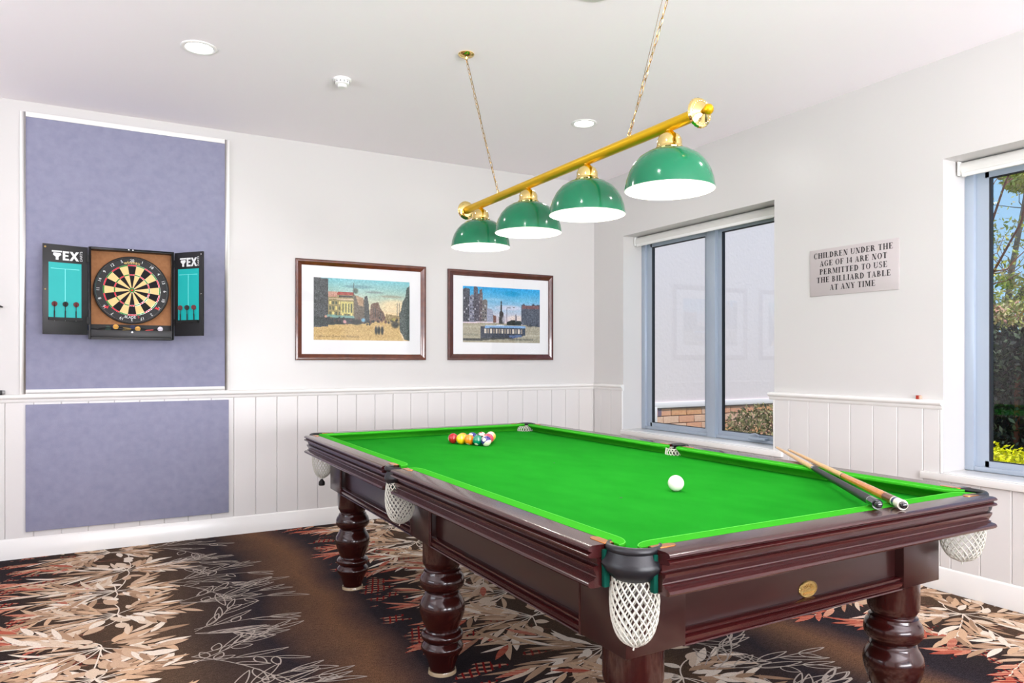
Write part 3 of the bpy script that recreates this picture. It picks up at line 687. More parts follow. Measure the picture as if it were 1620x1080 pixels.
def door(hx, hy, ang, mir):
    """mir=+1 the door runs to +u; local u along door, v up, w towards the viewer"""
    DW, DH, z0 = .250, .565, 1.418
    ux, uy = cos(ang), sin(ang)
    wx, wy = (uy, -ux) if ux > 0 else (-uy, ux)
    P = lambda u, w, z: (hx + ux * u + wx * w, hy + uy * u + wy * w, z0 + z)
    def pb(mb, u0, w0, za, u1, w1, zb):
        return mb.add([P(u0, w0, za), P(u1, w0, za), P(u1, w1, za), P(u0, w1, za), P(u0, w0, zb), P(u1, w0, zb), P(u1, w1, zb), P(u0, w1, zb)],
                      [(0, 3, 2, 1), (4, 5, 6, 7), (0, 1, 5, 4), (1, 2, 6, 5), (2, 3, 7, 6), (3, 0, 4, 7)])
    d = pb(MB(), 0, -.014, 0, DW, 0, DH).build('door', M['black'], parent=cab, bevel=.002)
    # text runs left to right in the picture
    X = (lambda x: DW - x) if mir < 0 else (lambda x: x)
    def rect(nm, x0, z0_, x1, z1_, w, m): 
        o = pb(MB(), X(x0), 0, z0_, X(x1), w, z1_).build(nm, m, parent=d); return o
    L0 = .030 if mir < 0 else .034; L1 = .212 if mir < 0 else .218
    rect('scoreboard', L0, .105, L1, .452, .0015, M['tealb'])
    rect('score_line', L0 + .012, .412, L1 - .012, .4155, .0022, M['tealink']); rect('score_line', (L0 + L1) / 2 - .002, .20, (L0 + L1) / 2 + .002, .412, .0022, M['tealink'])
    # bold lettering with a dart shaped first letter
    lg = MB(); lx, lz, s = L0 + .018, .468, .058
    def poly(pts): lg.prism(pts, .0004, .0022, lambda x, z, w: P(X(lx + x * s), w, lz + z * s))
    poly([(0, 1), (.95, 1), (.95, .84), (0, .84)]); poly([(.16, .76), (.82, .76), (.88, .56), (.66, .36), (.62, .34), (.62, 0), (.36, 0), (.36, .34), (.30, .36), (.10, .56)])
    poly([(1.02, 0), (1.02, 1), (1.62, 1), (1.62, .80), (1.26, .80), (1.26, .60), (1.56, .60), (1.56, .42), (1.26, .42), (1.26, .20), (1.62, .20), (1.62, 0)])
    poly([(1.66, 0), (1.98, .52), (1.68, 1), (1.96, 1), (2.13, .70), (2.30, 1), (2.58, 1), (2.27, .52), (2.60, 0), (2.32, 0), (2.12, .34), (1.93, 0)])
    tv, tf = text2d('DARTS', .021, 'LEFT')
    lg.add([P(X(lx + 2.92 * s - y), .002, lz + x) for x, y in tv], tf)
    lg.build('lettering', M['wink'], parent=d)
    rect('dart_holder', L0 - .002, .088, L1 + .002, .106, .020, M['blackm'])
    kx = .012 if mir < 0 else DW - .012
    for (kz, r) in ((.28, .004), (.545, .006)):
        k = MB(); ring = [[P(X(kx) + r * rr * cos(j * pi / 5), w, kz + r * rr * sin(j * pi / 5)) for j in range(10)] for rr, w in ((1, 0), (1, .003), (.5, .004))]
        k.loft(ring).build('screw', M['brassd'] if mir < 0 else M['steel'], parent=d, smooth=True)
    for hz in (.07, .47):
        k = pb(MB(), -.006, -.010, hz, .008, .003, hz + .045).build('hinge', M['blackm'], parent=d)
    # three darts standing in the holder
    side = 'left' if mir < 0 else 'right'
    for i, nm in enumerate(('outermost', 'middle', 'innermost') if mir < 0 else ('innermost', 'middle', 'outermost')):
        cx = L0 + .030 + i * .060
        b0 = P(X(cx), .010, .09); dart(b0, P(X(cx), .012, .205), 'dart with a round flight, %s of three on the %s cabinet door' % (nm, side), [M['darkred'], M['blackm'], M['darkred']][i] if mir < 0 else [M['darkred'], M['blackm'], M['darkred']][i], 'darts on the %s cabinet door' % side)
M['darkred'] = mat('dark_red_flight', srgb(96, 22, 26), .6)
M['blueF'] = mat('blue_flight', srgb(40, 80, 150), .5); M['yelF'] = mat('yellow_flight', srgb(214, 160, 60), .5)
M['whiteF'] = mat('white_flight', srgb(220, 215, 225), .5); M['palered'] = mat('red_barrel', srgb(200, 70, 70), .4); M['darkgreen'] = mat('green_flight', srgb(40, 70, 60), .5)
def dart(p0, p1, label, flight, group, barrel=None):
    """p0 point end, p1 flight end"""
    a, b = Vector(p0), Vector(p1); d = (b - a); L = d.length; d.normalize()
    t = thing('dart', tuple(a), label, 'dart', group)
    q = lambda s: tuple(a + d * s)
    MB().tube([q(-.006), q(.0), q(.03)], [.0008, .0012, .0012], 6).build('point', M['steel'], parent=t)
    MB().tube([q(.012), q(.018), q(.055), q(.062)], [.002, .0034, .0038, .002], 8).build('barrel', barrel or M['blackm'], parent=t, smooth=True)
    MB().tube([q(.062), q(L - .02)], .0022, 6).build('shaft', M['blackm'], parent=t)
    f = MB(); u = d.orthogonal().normalized(); w = d.cross(u)
    for k in range(4):
        e = u * cos(k * pi / 2 + .7) + w * sin(k * pi / 2 + .7); pe = d.cross(e) * .0006
        pts = [(0, 0), (.008, .012), (.017, .016), (.027, .015), (.034, .008), (.036, 0)]
        vs = [tuple(a + d * (L - .034 + s) + e * r - pe) for s, r in pts] + [tuple(a + d * (L - .034 + s) + e * r + pe) for s, r in pts]
        n = len(pts); f.add(vs, [tuple(range(n)), tuple(range(2 * n - 1, n - 1, -1))] + [(i, i + 1, n + i + 1, n + i) for i in range(n - 1)])
    f.build('flight', flight, parent=t)
    return t
door(CX0 - .002, CYf - .004, atan2(-.072, -.242), -1)
door(CX1 + .002, CYf - .004, atan2(-.200, .160), 1)
# darts lying in the tray
tray = [(-.092, M['blueF'], 'pale blue', 1), (-.035, M['blueF'], 'dark blue', -1), (.020, M['darkgreen'], 'dark green', 1), (.065, M['yelF'], 'orange yellow', 1), (.100, M['yelF'], 'pale yellow', -1), (.165, M['blueF'], 'navy', 1), (.235, M['whiteF'], 'white and red', -1)]
tl = ['far left end', 'left part', 'left of centre', 'centre', 'middle, in front', 'right of centre', 'right end']
M['navyF'] = mat('navy_flight', srgb(24, 36, 80), .5)
for i, (x, fl, cn, s) in enumerate(tray):
    if i in (1, 5): fl = M['navyF']
    yy = CYf + .032 + (i % 3) * .014; zz = CZ0 + .066 + (i % 2) * .010
    dart((x + .055 * s + .02, yy, zz - .006), (x - .062 * s + .02, yy + .012, zz + .010), '%s dart lying in the cabinet tray, %s' % (cn, tl[i]), fl, 'darts in the cabinet tray', M['palered'] if i == 6 else (M['brassd'] if i in (3, 4) else None))

# dartboard
BC = (.133, CYb - .046, 1.722); BR = .2255
db = thing('dartboard', (BC[0], CYb - .008, BC[2]), 'round bristle dartboard with red and green rings inside the cabinet', 'dartboard')
MB().lathe([(.0001, .038), (BR - .004, .038), (BR, .034), (BR, .004), (BR - .004, 0), (.0001, 0)], 64, (BC[0], BC[1], BC[2]), 'y').build('body', M['blackm'], parent=db, smooth=True)
def sector(mb, r0, r1, a0, a1, n=4, w=.0):
    for i in range(n):
        t0 = a0 + (a1 - a0) * i / n; t1 = a0 + (a1 - a0) * (i + 1) / n
        mb.add([(BC[0] + r * sin(t), BC[1] - w, BC[2] + r * cos(t)) for r, t in ((r0, t0), (r1, t0), (r1, t1), (r0, t1))], [(0, 1, 2, 3)])
creamM = mat('cream_sisal', srgb(232, 196, 136), .9); redM = mat('red_sisal', srgb(206, 24, 52), .9); grnM = mat('green_sisal', srgb(34, 128, 40), .9); blkM = mat('black_sisal', srgb(16, 14, 18), .9)
for k in range(20):
    a0 = radians(-9 + 18 * k); a1 = a0 + radians(18); odd = k % 2
    s = MB(); sector(s, .016, .099, a0, a1, 3, .0006); s.build('inner_segment', creamM if odd else blkM, parent=db, recalc=False)
    s = MB(); sector(s, .107, .162, a0, a1, 4, .0006); s.build('outer_segment', creamM if odd else blkM, parent=db, recalc=False)
    s = MB(); sector(s, .099, .107, a0, a1, 3, .0008); s.build('treble_segment', grnM if odd else redM, parent=db, recalc=False)
    s = MB(); sector(s, .162, .170, a0, a1, 4, .0008); s.build('double_segment', grnM if odd else redM, parent=db, recalc=False)
s = MB(); sector(s, .0065, .016, 0, 2 * pi, 24, .001); s.build('outer_bull', grnM, parent=db, recalc=False)
s = MB(); sector(s, .0, .0065, 0, 2 * pi, 16, .001); s.build('bullseye', redM, parent=db, recalc=False)
wr = MB()
wr.tube([(BC[0] + .213 * sin(t), BC[1] - .003, BC[2] + .213 * cos(t)) for t in [2 * pi * i / 64 for i in range(64)]], .0016, 5, closed=True)
for r in (.016, .099, .107, .162, .170): wr.tube([(BC[0] + r * sin(t), BC[1] - .001, BC[2] + r * cos(t)) for t in [2 * pi * i / 48 for i in range(48)]], .0004, 4, closed=True)
wr.build('number_wire', M['steel'], parent=db, smooth=True)
for k, num in enumerate((20, 1, 18, 4, 13, 6, 10, 15, 2, 17, 3, 19, 7, 16, 8, 11, 14, 9, 12, 5)):
    tv, tf = text2d(str(num), .026)
    a = radians(18 * k); cx, cz = .198 * sin(a), .198 * cos(a)
    MB().add([(BC[0] + cx + x * cos(a) + (y - .009) * sin(a), BC[1] - .0015, BC[2] + cz - x * sin(a) + (y - .009) * cos(a)) for x, y in tv], tf).build('number', M['wink'], parent=db, recalc=False)
def arc_text(s, size, rad, m, top=True, off=0, nm='lettering'):
    tv, tf = text2d(s, size)
    out = []
    for x, y in tv:
        if top: a = (x + off) / rad; r = rad + y; out.append((BC[0] + r * sin(a), BC[1] - .0015, BC[2] + r * cos(a)))
        else: a = (x + off) / rad; r = rad - y; out.append((BC[0] + r * sin(a), BC[1] - .0015, BC[2] - r * cos(a)))
    MB().add(out, tf).build(nm, m, parent=db, recalc=False)
arc_text('winmau', .030, .176, M['yink'])
arc_text('BLADE', .024, .190, M['wink'], False, -.012); arc_text('5', .024, .190, M['rink'], False, .040)
for sx in (-1, 1):
    c = (BC[0] + sx * .150, BC[2] - .118)
    e = MB().prism([(c[0] - .016, c[1] - .002), (c[0] - .004, c[1] + .012), (c[0] + .004, c[1] + .004), (c[0] + .016, c[1] + .014), (c[0] + .008, c[1] - .010), (c[0] - .002, c[1] - .004)], BC[1] - .001, BC[1] - .0018, lambda x, z, y: (x, y, z))
    e.build('emblem', M['rink'], parent=db)

# black cue rack whose end just shows at the left edge
t = thing('cue_rack', (-.80, YB, 1.04), 'black wall cue rack left of the framed pinboard', 'rack')
MB().box(-1.1, YB - .03, 1.578, -.60, YB, 1.600).build('upper_clip_bar', M['black'], parent=t, bevel=.003)
MB().tube([(-.62, YB - .03, 1.590), (-.590, YB - .036, 1.589), (-.578, YB - .036, 1.586)], [.006, .006, .003], 8).build('clip', M['black'], parent=t, smooth=True)
MB().box(-1.1, YB - .032, 1.0385, -.582, YB, 1.066).build('lower_shelf', M['black'], parent=t, bevel=.004)
MB().lathe([(.0001, -.582), (.013, -.582), (.014, -.575), (.011, -.568), (.0001, -.568)], 14, (0, YB - .028, 1.053), 'x').build('end_cap', M['grey'], parent=t, smooth=True)

# ------------------------------------------------------------ framed prints
def raster_to_mesh(img, fn, name, parent):
    h, w, _ = img.shape; mb = MB(); vs = []; fs = []
    for j in range(h + 1):
        for i in range(w + 1): vs.append(fn(i / w, 1 - j / h))
    for j in range(h):
        for i in range(w):
            a = j * (w + 1) + i; fs.append((a, a + w + 1, a + w + 2, a + 1))
    mb.v = vs; mb.f = fs
    l = np.where(img <= .04045, img / 12.92, ((img + .055) / 1.055) ** 2.4)
    mb.c = np.concatenate([l.reshape(-1, 3), np.ones((h * w, 1))], 1)
    return mb.build(name, M['print'], parent=parent, recalc=False)
def ppoly(img, pts, col, jit=.0, rng=None):
    h, w, _ = img.shape; yy, xx = np.mgrid[0:h, 0:w]; x = (xx + .5) / w; y = (yy + .5) / h
    ins = np.zeros((h, w), bool); n = len(pts); j = n - 1
    for i in range(n):
        xi, yi = pts[i]; xj, yj = pts[j]
        c = ((yi > y) != (yj > y)) & (x < (xj - xi) * (y - yi) / ((yj - yi) or 1e-9) + xi)
        ins ^= c; j = i
    c = np.array(col) / 255
    img[ins] = c
    if jit: img[ins] += (rng.normal(size=(int(ins.sum()), 1)) * jit)
def pblob(img, x0, y0, rx, ry, col, a=1.0):
    h, w, _ = img.shape; yy, xx = np.mgrid[0:h, 0:w]; d = ((xx + .5) / w - x0) ** 2 / rx ** 2 + ((yy + .5) / h - y0) ** 2 / ry ** 2
    m = np.clip(1.3 - d, 0, 1)[..., None] * a; img[:] = img * (1 - m) + np.array(col) / 255 * m
def fuzz(img, rng, s=.05):
    h, w, _ = img.shape
    b = rng.normal(size=(h // 2 + 2, w // 2 + 2)); b = np.kron(b, np.ones((2, 2)))[:h, :w]
    img += (b * s * .6 + rng.normal(size=(h, w)) * s * .4)[..., None]; return np.clip(img, 0, 1)
def street_print(w=168, h=102):
    g = np.random.default_rng(3); img = np.zeros((h, w, 3))
    for j in range(h):
        t = min(1, j / (h * .55)); img[j, :] = (np.array((120, 190, 200)) * (1 - t) + np.array((232, 205, 160)) * t) / 255
    for (x, y, rx, ry, c, a) in ((.45, .12, .16, .03, (90, 130, 140), .6), (.62, .20, .10, .02, (120, 130, 130), .7), (.80, .26, .14, .025, (150, 140, 120), .6), (.75, .10, .2, .03, (140, 190, 190), .5), (.85, .4, .18, .10, (244, 214, 168), .6)): pblob(img, x, y, rx, ry, c, a)
    ppoly(img, [(0, .76), (.45, .68), (.70, .66), (1, .78), (1, 1), (0, 1)], (200, 170, 110), .02, g)
    for x, y in ((.2, .85), (.5, .80), (.7, .92)): pblob(img, x, y, .2, .03, (186, 154, 96), .5)
    ppoly(img, [(0, 0), (.14, .01), (.14, .78), (0, .80)], (64, 70, 72), .06, g)
    ppoly(img, [(.14, .27), (.20, .22), (.40, .24), (.48, .34), (.48, .74), (.14, .74)], (150, 138, 96), .03, g)
    ppoly(img, [(.24, .22), (.40, .22), (.41, .26), (.23, .26)], (160, 70, 60)); ppoly(img, [(.14, .22), (.23, .22), (.23, .30), (.14, .31)], (196, 150, 130), .02, g)
    ppoly(img, [(.25, .27), (.39, .27), (.39, .30), (.25, .30)], (70, 64, 60)); ppoly(img, [(.15, .32), (.40, .32), (.40, .345), (.15, .335)], (214, 190, 160))
    for r in range(3):
        for c in range(8):
            x = .155 + c * .031; y = .37 + r * .085; ppoly(img, [(x, y), (x + .016, y), (x + .016, y + .055), (x, y + .055)], (84, 92, 70) if (c + r) % 3 else (226, 210, 130))
    ppoly(img, [(.27, .37), (.39, .37), (.39, .57), (.27, .57)], (204, 194, 120), .04, g)
    for x in (.285, .315, .345, .372): ppoly(img, [(x, .40), (x + .013, .40), (x + .013, .55), (x, .55)], (88, 96, 70))
    ppoly(img, [(.13, .59), (.40, .60), (.42, .64), (.11, .63)], (120, 160, 150)); ppoly(img, [(0, .63), (.42, .64), (.42, .73), (0, .77)], (44, 54, 54), .05, g)
    ppoly(img, [(.40, .26), (.52, .33), (.53, .72), (.41, .73)], (96, 88, 74), .05, g); ppoly(img, [(.42, .26), (.50, .30), (.50, .44), (.45, .42)], (170, 140, 110), .02, g)
    ppoly(img, [(.51, .28), (.54, .26), (.56, .42), (.57, .70), (.51, .72)], (60, 66, 64), .05, g)
    ppoly(img, [(.58, .40), (.60, .38), (.66, .36), (.68, .46), (.72, .54), (.74, .66), (.56, .70)], (116, 92, 78), .05, g)
    for k in range(6): ppoly(img, [(.60 + k * .02, .44 + k * .02), (.608 + k * .02, .44 + k * .02), (.608 + k * .02, .62), (.60 + k * .02, .62)], (70, 70, 66))
    ppoly(img, [(.74, .55), (.88, .58), (.90, .74), (.72, .70)], (150, 130, 90), .06, g)
    ppoly(img, [(1, .06), (.965, .10), (.95, .26), (.92, .34), (.90, .50), (.885, .55), (.885, .80), (.93, .97), (1, 1)], (72, 84, 80), .08, g)
    for k in range(60):
        x = g.uniform(.12, .92); y = .68 + g.normal() * .025; pblob(img, x, y, .010, .022, [(30, 36, 36), (50, 54, 60), (90, 60, 60)][k % 3], .9)
    pblob(img, .43, .70, .06, .05, (34, 38, 36)); pblob(img, .50, .665, .022, .035, (110, 170, 200)); pblob(img, .31, .70, .02, .03, (214, 160, 160)); pblob(img, .12, .62, .015, .02, (220, 160, 140))
    for x in (.635, .665, .70): pblob(img, x, .83, .017, .075, (34, 40, 38)); pblob(img, x + .005, .755, .010, .016, (190, 160, 130))
    pblob(img, .84, .73, .045, .06, (50, 54, 48)); pblob(img, .82, .64, .03, .03, (170, 160, 80), .7)
    for x in (.40, .88, .855): ppoly(img, [(x, .06 if x < .5 else .36), (x + .006, .06 if x < .5 else .36), (x + .006, .30 if x < .5 else .6), (x, .30 if x < .5 else .6)], (70, 84, 80))
    ppoly(img, [(.89, .86), (.905, .86), (.95, 1), (.93, 1)], (220, 200, 160)); pblob(img, .42, .19, .03, .05, (60, 72, 60), .8)
    return fuzz(img, g)
def square_print(w=150, h=96):
    g = np.random.default_rng(5); img = np.zeros((h, w, 3))
    for j in range(h):
        t = min(1, j / (h * .60)); img[j, :] = (np.array((30, 160, 220)) * (1 - t) ** 1.2 + np.array((220, 206, 214)) * (1 - (1 - t) ** 1.2)) / 255
    for (x, y, rx, ry, c, a) in ((.62, .10, .12, .05, (0, 140, 190), .6), (.40, .22, .14, .03, (150, 200, 226), .6), (.80, .22, .18, .04, (110, 190, 220), .6), (.60, .36, .2, .05, (226, 214, 226), .6), (.68, .55, .12, .06, (236, 216, 200), .6)): pblob(img, x, y, rx, ry, c, a)
    ppoly(img, [(0, .66), (.4, .64), (1, .68), (1, 1), (0, 1)], (168, 162, 142), .02, g)
    for k, (x, y, rx) in enumerate(((.2, .72, .3), (.1, .86, .2), (.8, .86, .3), (.6, .94, .4))): pblob(img, x, y, rx, .02, (140, 140, 126) if k % 2 else (196, 190, 170), .6)
    cols = [((0, .06), (.08, .05), .10, (78, 80, 92)), ]
    ppoly(img, [(0, .06), (.03, .03), (.09, .05), (.09, .64), (0, .64)], (74, 76, 86), .05, g)
    ppoly(img, [(.08, .18), (.12, .14), (.16, .22), (.16, .63), (.08, .64)], (130, 132, 150), .05, g)
    ppoly(img, [(.13, .02), (.155, -.02), (.185, .02), (.19, .12), (.235, .14), (.235, .62), (.14, .63)], (86, 84, 96), .05, g)
    ppoly(img, [(.21, .06), (.235, .02), (.25, .18), (.25, .62), (.21, .62)], (104, 92, 96), .05, g)
    ppoly(img, [(.24, .24), (.28, .22), (.31, .24), (.31, .62), (.24, .62)], (116, 112, 110), .05, g); ppoly(img, [(.30, .38), (.36, .40), (.38, .44), (.38, .62), (.30, .62)], (150, 156, 176), .04, g)
    for r in range(7):
        for c in range(11):
            x = .015 + c * .026; y = .20 + r * .062
            if c > 8 and r < 2: continue
            ppoly(img, [(x, y), (x + .012, y), (x + .012, y + .03), (x, y + .03)], (52, 54, 66) if (r + c) % 4 else (176, 176, 184))
    ppoly(img, [(.38, .50), (.42, .52), (.42, .64), (.38, .64)], (120, 84, 76))
    ppoly(img, [(.75, .30), (.78, .27), (.80, .30), (.88, .31), (.91, .26), (.93, .29), (1, .28), (1, .70), (.75, .66)], (82, 86, 98), .05, g); ppoly(img, [(.76, .30), (.99, .30), (.99, .36), (.76, .37)], (122, 84, 82), .03, g)
    ppoly(img, [(.56, .62), (.62, .58), (.75, .60), (.75, .68), (.55, .68)], (48, 54, 50), .03, g)
    ppoly(img, [(.476, .30), (.49, .30), (.495, .42), (.51, .46), (.515, .56), (.52, .66), (.45, .66), (.455, .56), (.46, .46), (.473, .42)], (60, 58, 60), .03, g); pblob(img, .483, .27, .010, .035, (54, 54, 56)); pblob(img, .515, .58, .025, .07, (178, 178, 190), .9)
    ppoly(img, [(.553, .36), (.558, .36), (.558, .64), (.553, .64)], (90, 84, 90)); ppoly(img, [(.555, .36), (.66, .345), (.66, .352), (.555, .367)], (90, 84, 90)); ppoly(img, [(.668, .48), (.682, .46), (.686, .60), (.664, .60)], (120, 110, 120))
    ppoly(img, [(.22, .71), (.80, .70), (.80, .86), (.62, .93), (.22, .94)], (60, 66, 80), .04, g); ppoly(img, [(.28, .69), (.79, .685), (.81, .71), (.80, .73), (.27, .735)], (130, 170, 214)); ppoly(img, [(.29, .685), (.52, .68), (.52, .695), (.29, .70)], (200, 214, 230))
    for k in range(14): x = .27 + k * .036; ppoly(img, [(x, .755), (x + .022, .755), (x + .022, .83), (x, .83)], (150, 140, 130) if k % 2 else (214, 204, 190))
    ppoly(img, [(.58, .87), (.74, .85), (.76, .89), (.60, .92)], (90, 110, 150)); ppoly(img, [(0, .93), (.22, .93), (.62, .90), (.62, .915), (.2, .97), (0, .97)], (70, 72, 70))
    for k in range(14): pblob(img, g.uniform(.82, .98), .68 + g.normal() * .01, .008, .02, (50, 52, 60), .8)
    return fuzz(img, g, .045)
def picture(x0, x1, z0, z1, mx0, mx1, mz0, mz1, ix0, ix1, iz0, iz1, img, fm, label, cap, capx):
    t = thing('framed_print', ((x0 + x1) / 2, YB, z0), label, 'picture')
    y1 = YB; y0 = YB - .024
    prof = [(0, y1), (0, y0 + .006), (.004, y0 + .001), (.012, y0), (.022, y0 + .003), (.034, y0 + .008), (.042, y0 + .010), (mx0 - x0, y0 + .012), (mx0 - x0, y1)]
    # mitred mouldings, one per side
    W_, H_ = x1 - x0, z1 - z0
    cn = [(x0, z0), (x1, z0), (x1, z1), (x0, z1)]; dg = [(1, 1), (-1, 1), (-1, -1), (1, -1)]
    for i in range(4):
        j = (i + 1) % 4
        rings = [[(cn[k][0] + dg[k][0] * o, y, cn[k][1] + dg[k][1] * o) for o, y in prof] for k in (i, j)]
        MB().loft(rings).build('frame_side', fm, parent=t, smooth=True)
    m = MB(); yb = YB - .010   # mat board with a window cut in it
    for (a, b_, c, d) in ((mx0, mz0, mx1, iz0), (mx0, iz1, mx1, mz1), (mx0, iz0, ix0, iz1), (ix1, iz0, mx1, iz1)): m.box(a - .002, yb, b_ - (0 if b_ != mz0 else .002), c + (.002 if c == mx1 else 0), yb + .003, d + (.002 if d == mz1 else 0))
    m.build('mat_board', M['matb'], parent=t)
    pr = raster_to_mesh(img, lambda u, v: (ix0 + (ix1 - ix0) * u, yb + .002, iz0 + (iz1 - iz0) * v), 'print', t)
    tv, tf = text2d(cap, .024, 'LEFT')
    MB().add([(ix0 + capx + x + y * .15, yb + .0015, iz0 + .022 + y) for x, y in tv], tf).build('caption', mat('sepia_ink', srgb(92, 70, 44), .8) if capx < .1 else M['ink'], parent=pr, recalc=False)
    MB().box(mx0, yb - .004, mz0, mx1, yb - .002, mz1).build('glass', M['pglass'], parent=t)
picture(1.216, 2.265, 1.255, 2.020, 1.262, 2.217, 1.300, 1.978, 1.352, 2.127, 1.409, 1.885, street_print(), M['frame'],
        'brown framed print of a busy old street corner in a white mat', 'Collins and Queen Sts, Melbourne', .02)
picture(2.462, 3.501, 1.255, 2.018, 2.513, 3.453, 1.296, 1.977, 2.602, 3.366, 1.406, 1.882, square_print(), M['frame2'],
        'brown framed print of a tram in a square under a blue sky', 'Collins Street, Melbourne', .44)

# ------------------------------------------------------------ sign with serif lettering
def glyphs():
    T, S_, sh, se = .21, .10, .07, .07
    def rect(x0, y0, x1, y1): return [(x0, y0), (x1, y0), (x1, y1), (x0, y1)]
    def stem(x, t=T, top=True, bot=True, y0=0, y1=1):
        o = [rect(x, y0, x + t, y1)]
        if top: o.append(rect(x - se, y1 - sh, x + t + se, y1))
        if bot: o.append(rect(x - se, y0, x + t + se, y0 + sh))
        return o
    def dia(x0, y0, x1, y1, w): return [(x0, y0), (x0 + w, y0), (x1 + w, y1), (x1, y1)]
    def arc(cx, cy, rx, ry, a0, a1, tk=T, tn=S_, n=12):
        o = []
        for i in range(n):
            q = []
            for a in (a0 + (a1 - a0) * i / n, a0 + (a1 - a0) * (i + 1) / n):
                r = radians(a); q.append(((cx + rx * cos(r), cy + ry * sin(r)), (cx + (rx - tk) * cos(r), cy + (ry - tn) * sin(r))))
            o.append([q[0][0], q[1][0], q[1][1], q[0][1]])
        return o
    G = {}
    G['I'] = (.36, stem(.085)); G['1'] = (.42, [rect(.14, 0, .31, 1), rect(.04, 0, .40, sh), [(.14, 1), (.02, .86), (.14, .88)]])
    G['H'] = (.84, stem(.08) + stem(.57) + [rect(.27, .47, .57, .55)])
    G['L'] = (.68, stem(.08) + [rect(.27, 0, .64, .07), [(.57, 0), (.64, 0), (.66, .28), (.62, .28)]])
    G['E'] = (.70, stem(.08) + [rect(.27, 0, .62, .07), rect(.27, .93, .62, 1), rect(.27, .47, .50, .54), rect(.47, .36, .51, .65), [(.56, 0), (.63, 0), (.66, .25), (.62, .25)], [(.55, 1), (.62, 1), (.62, .75), (.59, .75)]])
    G['F'] = (.64, stem(.08) + [rect(.27, .93, .60, 1), rect(.27, .47, .48, .54), rect(.46, .36, .50, .65), [(.54, 1), (.61, 1), (.61, .74), (.58, .74)]])
    G['T'] = (.70, stem(.255, top=False) + [rect(.02, .93, .68, 1), [(.02, 1), (.07, 1), (.05, .72), (.02, .72)], [(.63, 1), (.68, 1), (.68, .72), (.65, .72)]])
    G['D'] = (.78, stem(.08) + arc(.27, .5, .46, .5, -90, 90, T, S_) + [])
    G['P'] = (.66, stem(.08) + arc(.27, .735, .36, .265, -90, 90, .17, .07))
    G['R'] = (.78, stem(.08) + arc(.27, .745, .34, .255, -90, 90, .16, .07) + [dia(.58, 0, .32, .52, .19), rect(.58, 0, .80, sh)])
    G['B'] = (.72, stem(.08) + arc(.27, .755, .30, .245, -90, 90, .15, .07) + arc(.27, .27, .38, .27, -90, 90, .18, .07))
    G['N'] = (.82, [rect(.10, 0, .155, 1), rect(.02, 0, .25, sh), rect(.02, 1 - sh, .22, 1), rect(.66, 0, .715, 1), rect(.56, 1 - sh, .80, 1), dia(.50, 0, .10, 1, .21)])
    G['M'] = (1.0, [rect(.10, 0, .155, 1), rect(.02, 0, .25, sh), rect(.02, 1 - sh, .22, 1), dia(.42, .08, .10, 1, .20), dia(.44, .08, .76, 1, .07), rect(.72, 0, .91, 1), rect(.64, 0, .98, sh), rect(.74, 1 - sh, .98, 1)])
    G['A'] = (.76, [dia(.08, 0, .34, 1, .06), [(.48, 0), (.70, 0), (.43, 1), (.33, 1)], rect(.18, .30, .52, .37), rect(0, 0, .24, sh), rect(.42, 0, .78, sh)])
    G['Y'] = (.76, [rect(.30, 0, .48, .48), rect(.20, 0, .58, sh), dia(.30, .44, .06, 1, .20), dia(.42, .44, .62, 1, .06), rect(0, 1 - sh, .34, 1), rect(.52, 1 - sh, .76, 1)])
    G['U'] = (.80, [rect(.09, .3, .28, 1), rect(.01, 1 - sh, .36, 1), rect(.64, .3, .70, 1), rect(.55, 1 - sh, .78, 1)] + arc(.395, .32, .305, .33, 180, 360, .12, .09) + [rect(.09, .28, .22, .34)])
    G['O'] = (.80, arc(.40, .5, .37, .52, 0, 360, .18, .06, 24))
    G['C'] = (.74, arc(.41, .5, .38, .52, 48, 312, .18, .06, 20) + [rect(.64, .66, .69, 1.0), rect(.62, .15, .66, .22)])
    G['G'] = (.80, arc(.41, .5, .38, .52, 48, 320, .18, .06, 20) + [rect(.64, .66, .69, 1.0), rect(.56, .08, .73, .44), rect(.49, .40, .80, .45)])
    G['S'] = (.60, arc(.29, .75, .24, .27, 30, 250, .14, .08, 12) + arc(.29, .26, .25, .28, -150, 80, .14, .08, 12) + [rect(.46, .72, .50, 1.0), rect(.05, 0, .09, .30), [(.14, .62), (.20, .70), (.48, .42), (.42, .34)]])
    G['4'] = (.54, [rect(.28, 0, .44, 1), rect(.02, .24, .52, .36), dia(.02, .30, .30, 1, .08)])
    G[' '] = (.28, [])
    return G
G = glyphs()
t = thing('notice_sign', (XR, 2.813, 1.664), 'silver notice plate with black serif capitals about children between the windows', 'sign')
MB().box(XR - .006, 2.513, 1.664, XR, 3.115, 1.961).build('plate', M['sign'], parent=t, bevel=.0015)
lines_ = ['CHILDREN UNDER THE', 'AGE OF 14 ARE NOT', 'PERMITTED TO USE', 'THE BILLIARD TABLE', 'AT ANY TIME']
hgt = .0350
KW = .536 / hgt / (sum(G[c][0] + .10 for c in lines_[0]) - .10)
for li, s in enumerate(lines_):
    sp = .10
    wid = sum(G[c][0] + sp for c in s) - sp; k = hgt * KW
    y = 2.812 + wid * k / 2 + (.004 if li == 0 else 0); zb = 1.9035 - li * .0518
    for c in s:
        w_, pl = G[c]
        if pl:
            mbl = MB()
            for i, pg in enumerate(pl):
                e = .0004 + .00002 * i
                mbl.add([(XR - .006 - e, y - px_ * k, zb + pz_ * hgt) for px_, pz_ in pg], [tuple(range(len(pg)))])
            mbl.build('letter', M['ink'], parent=t, recalc=False)
        y -= (w_ + sp) * k

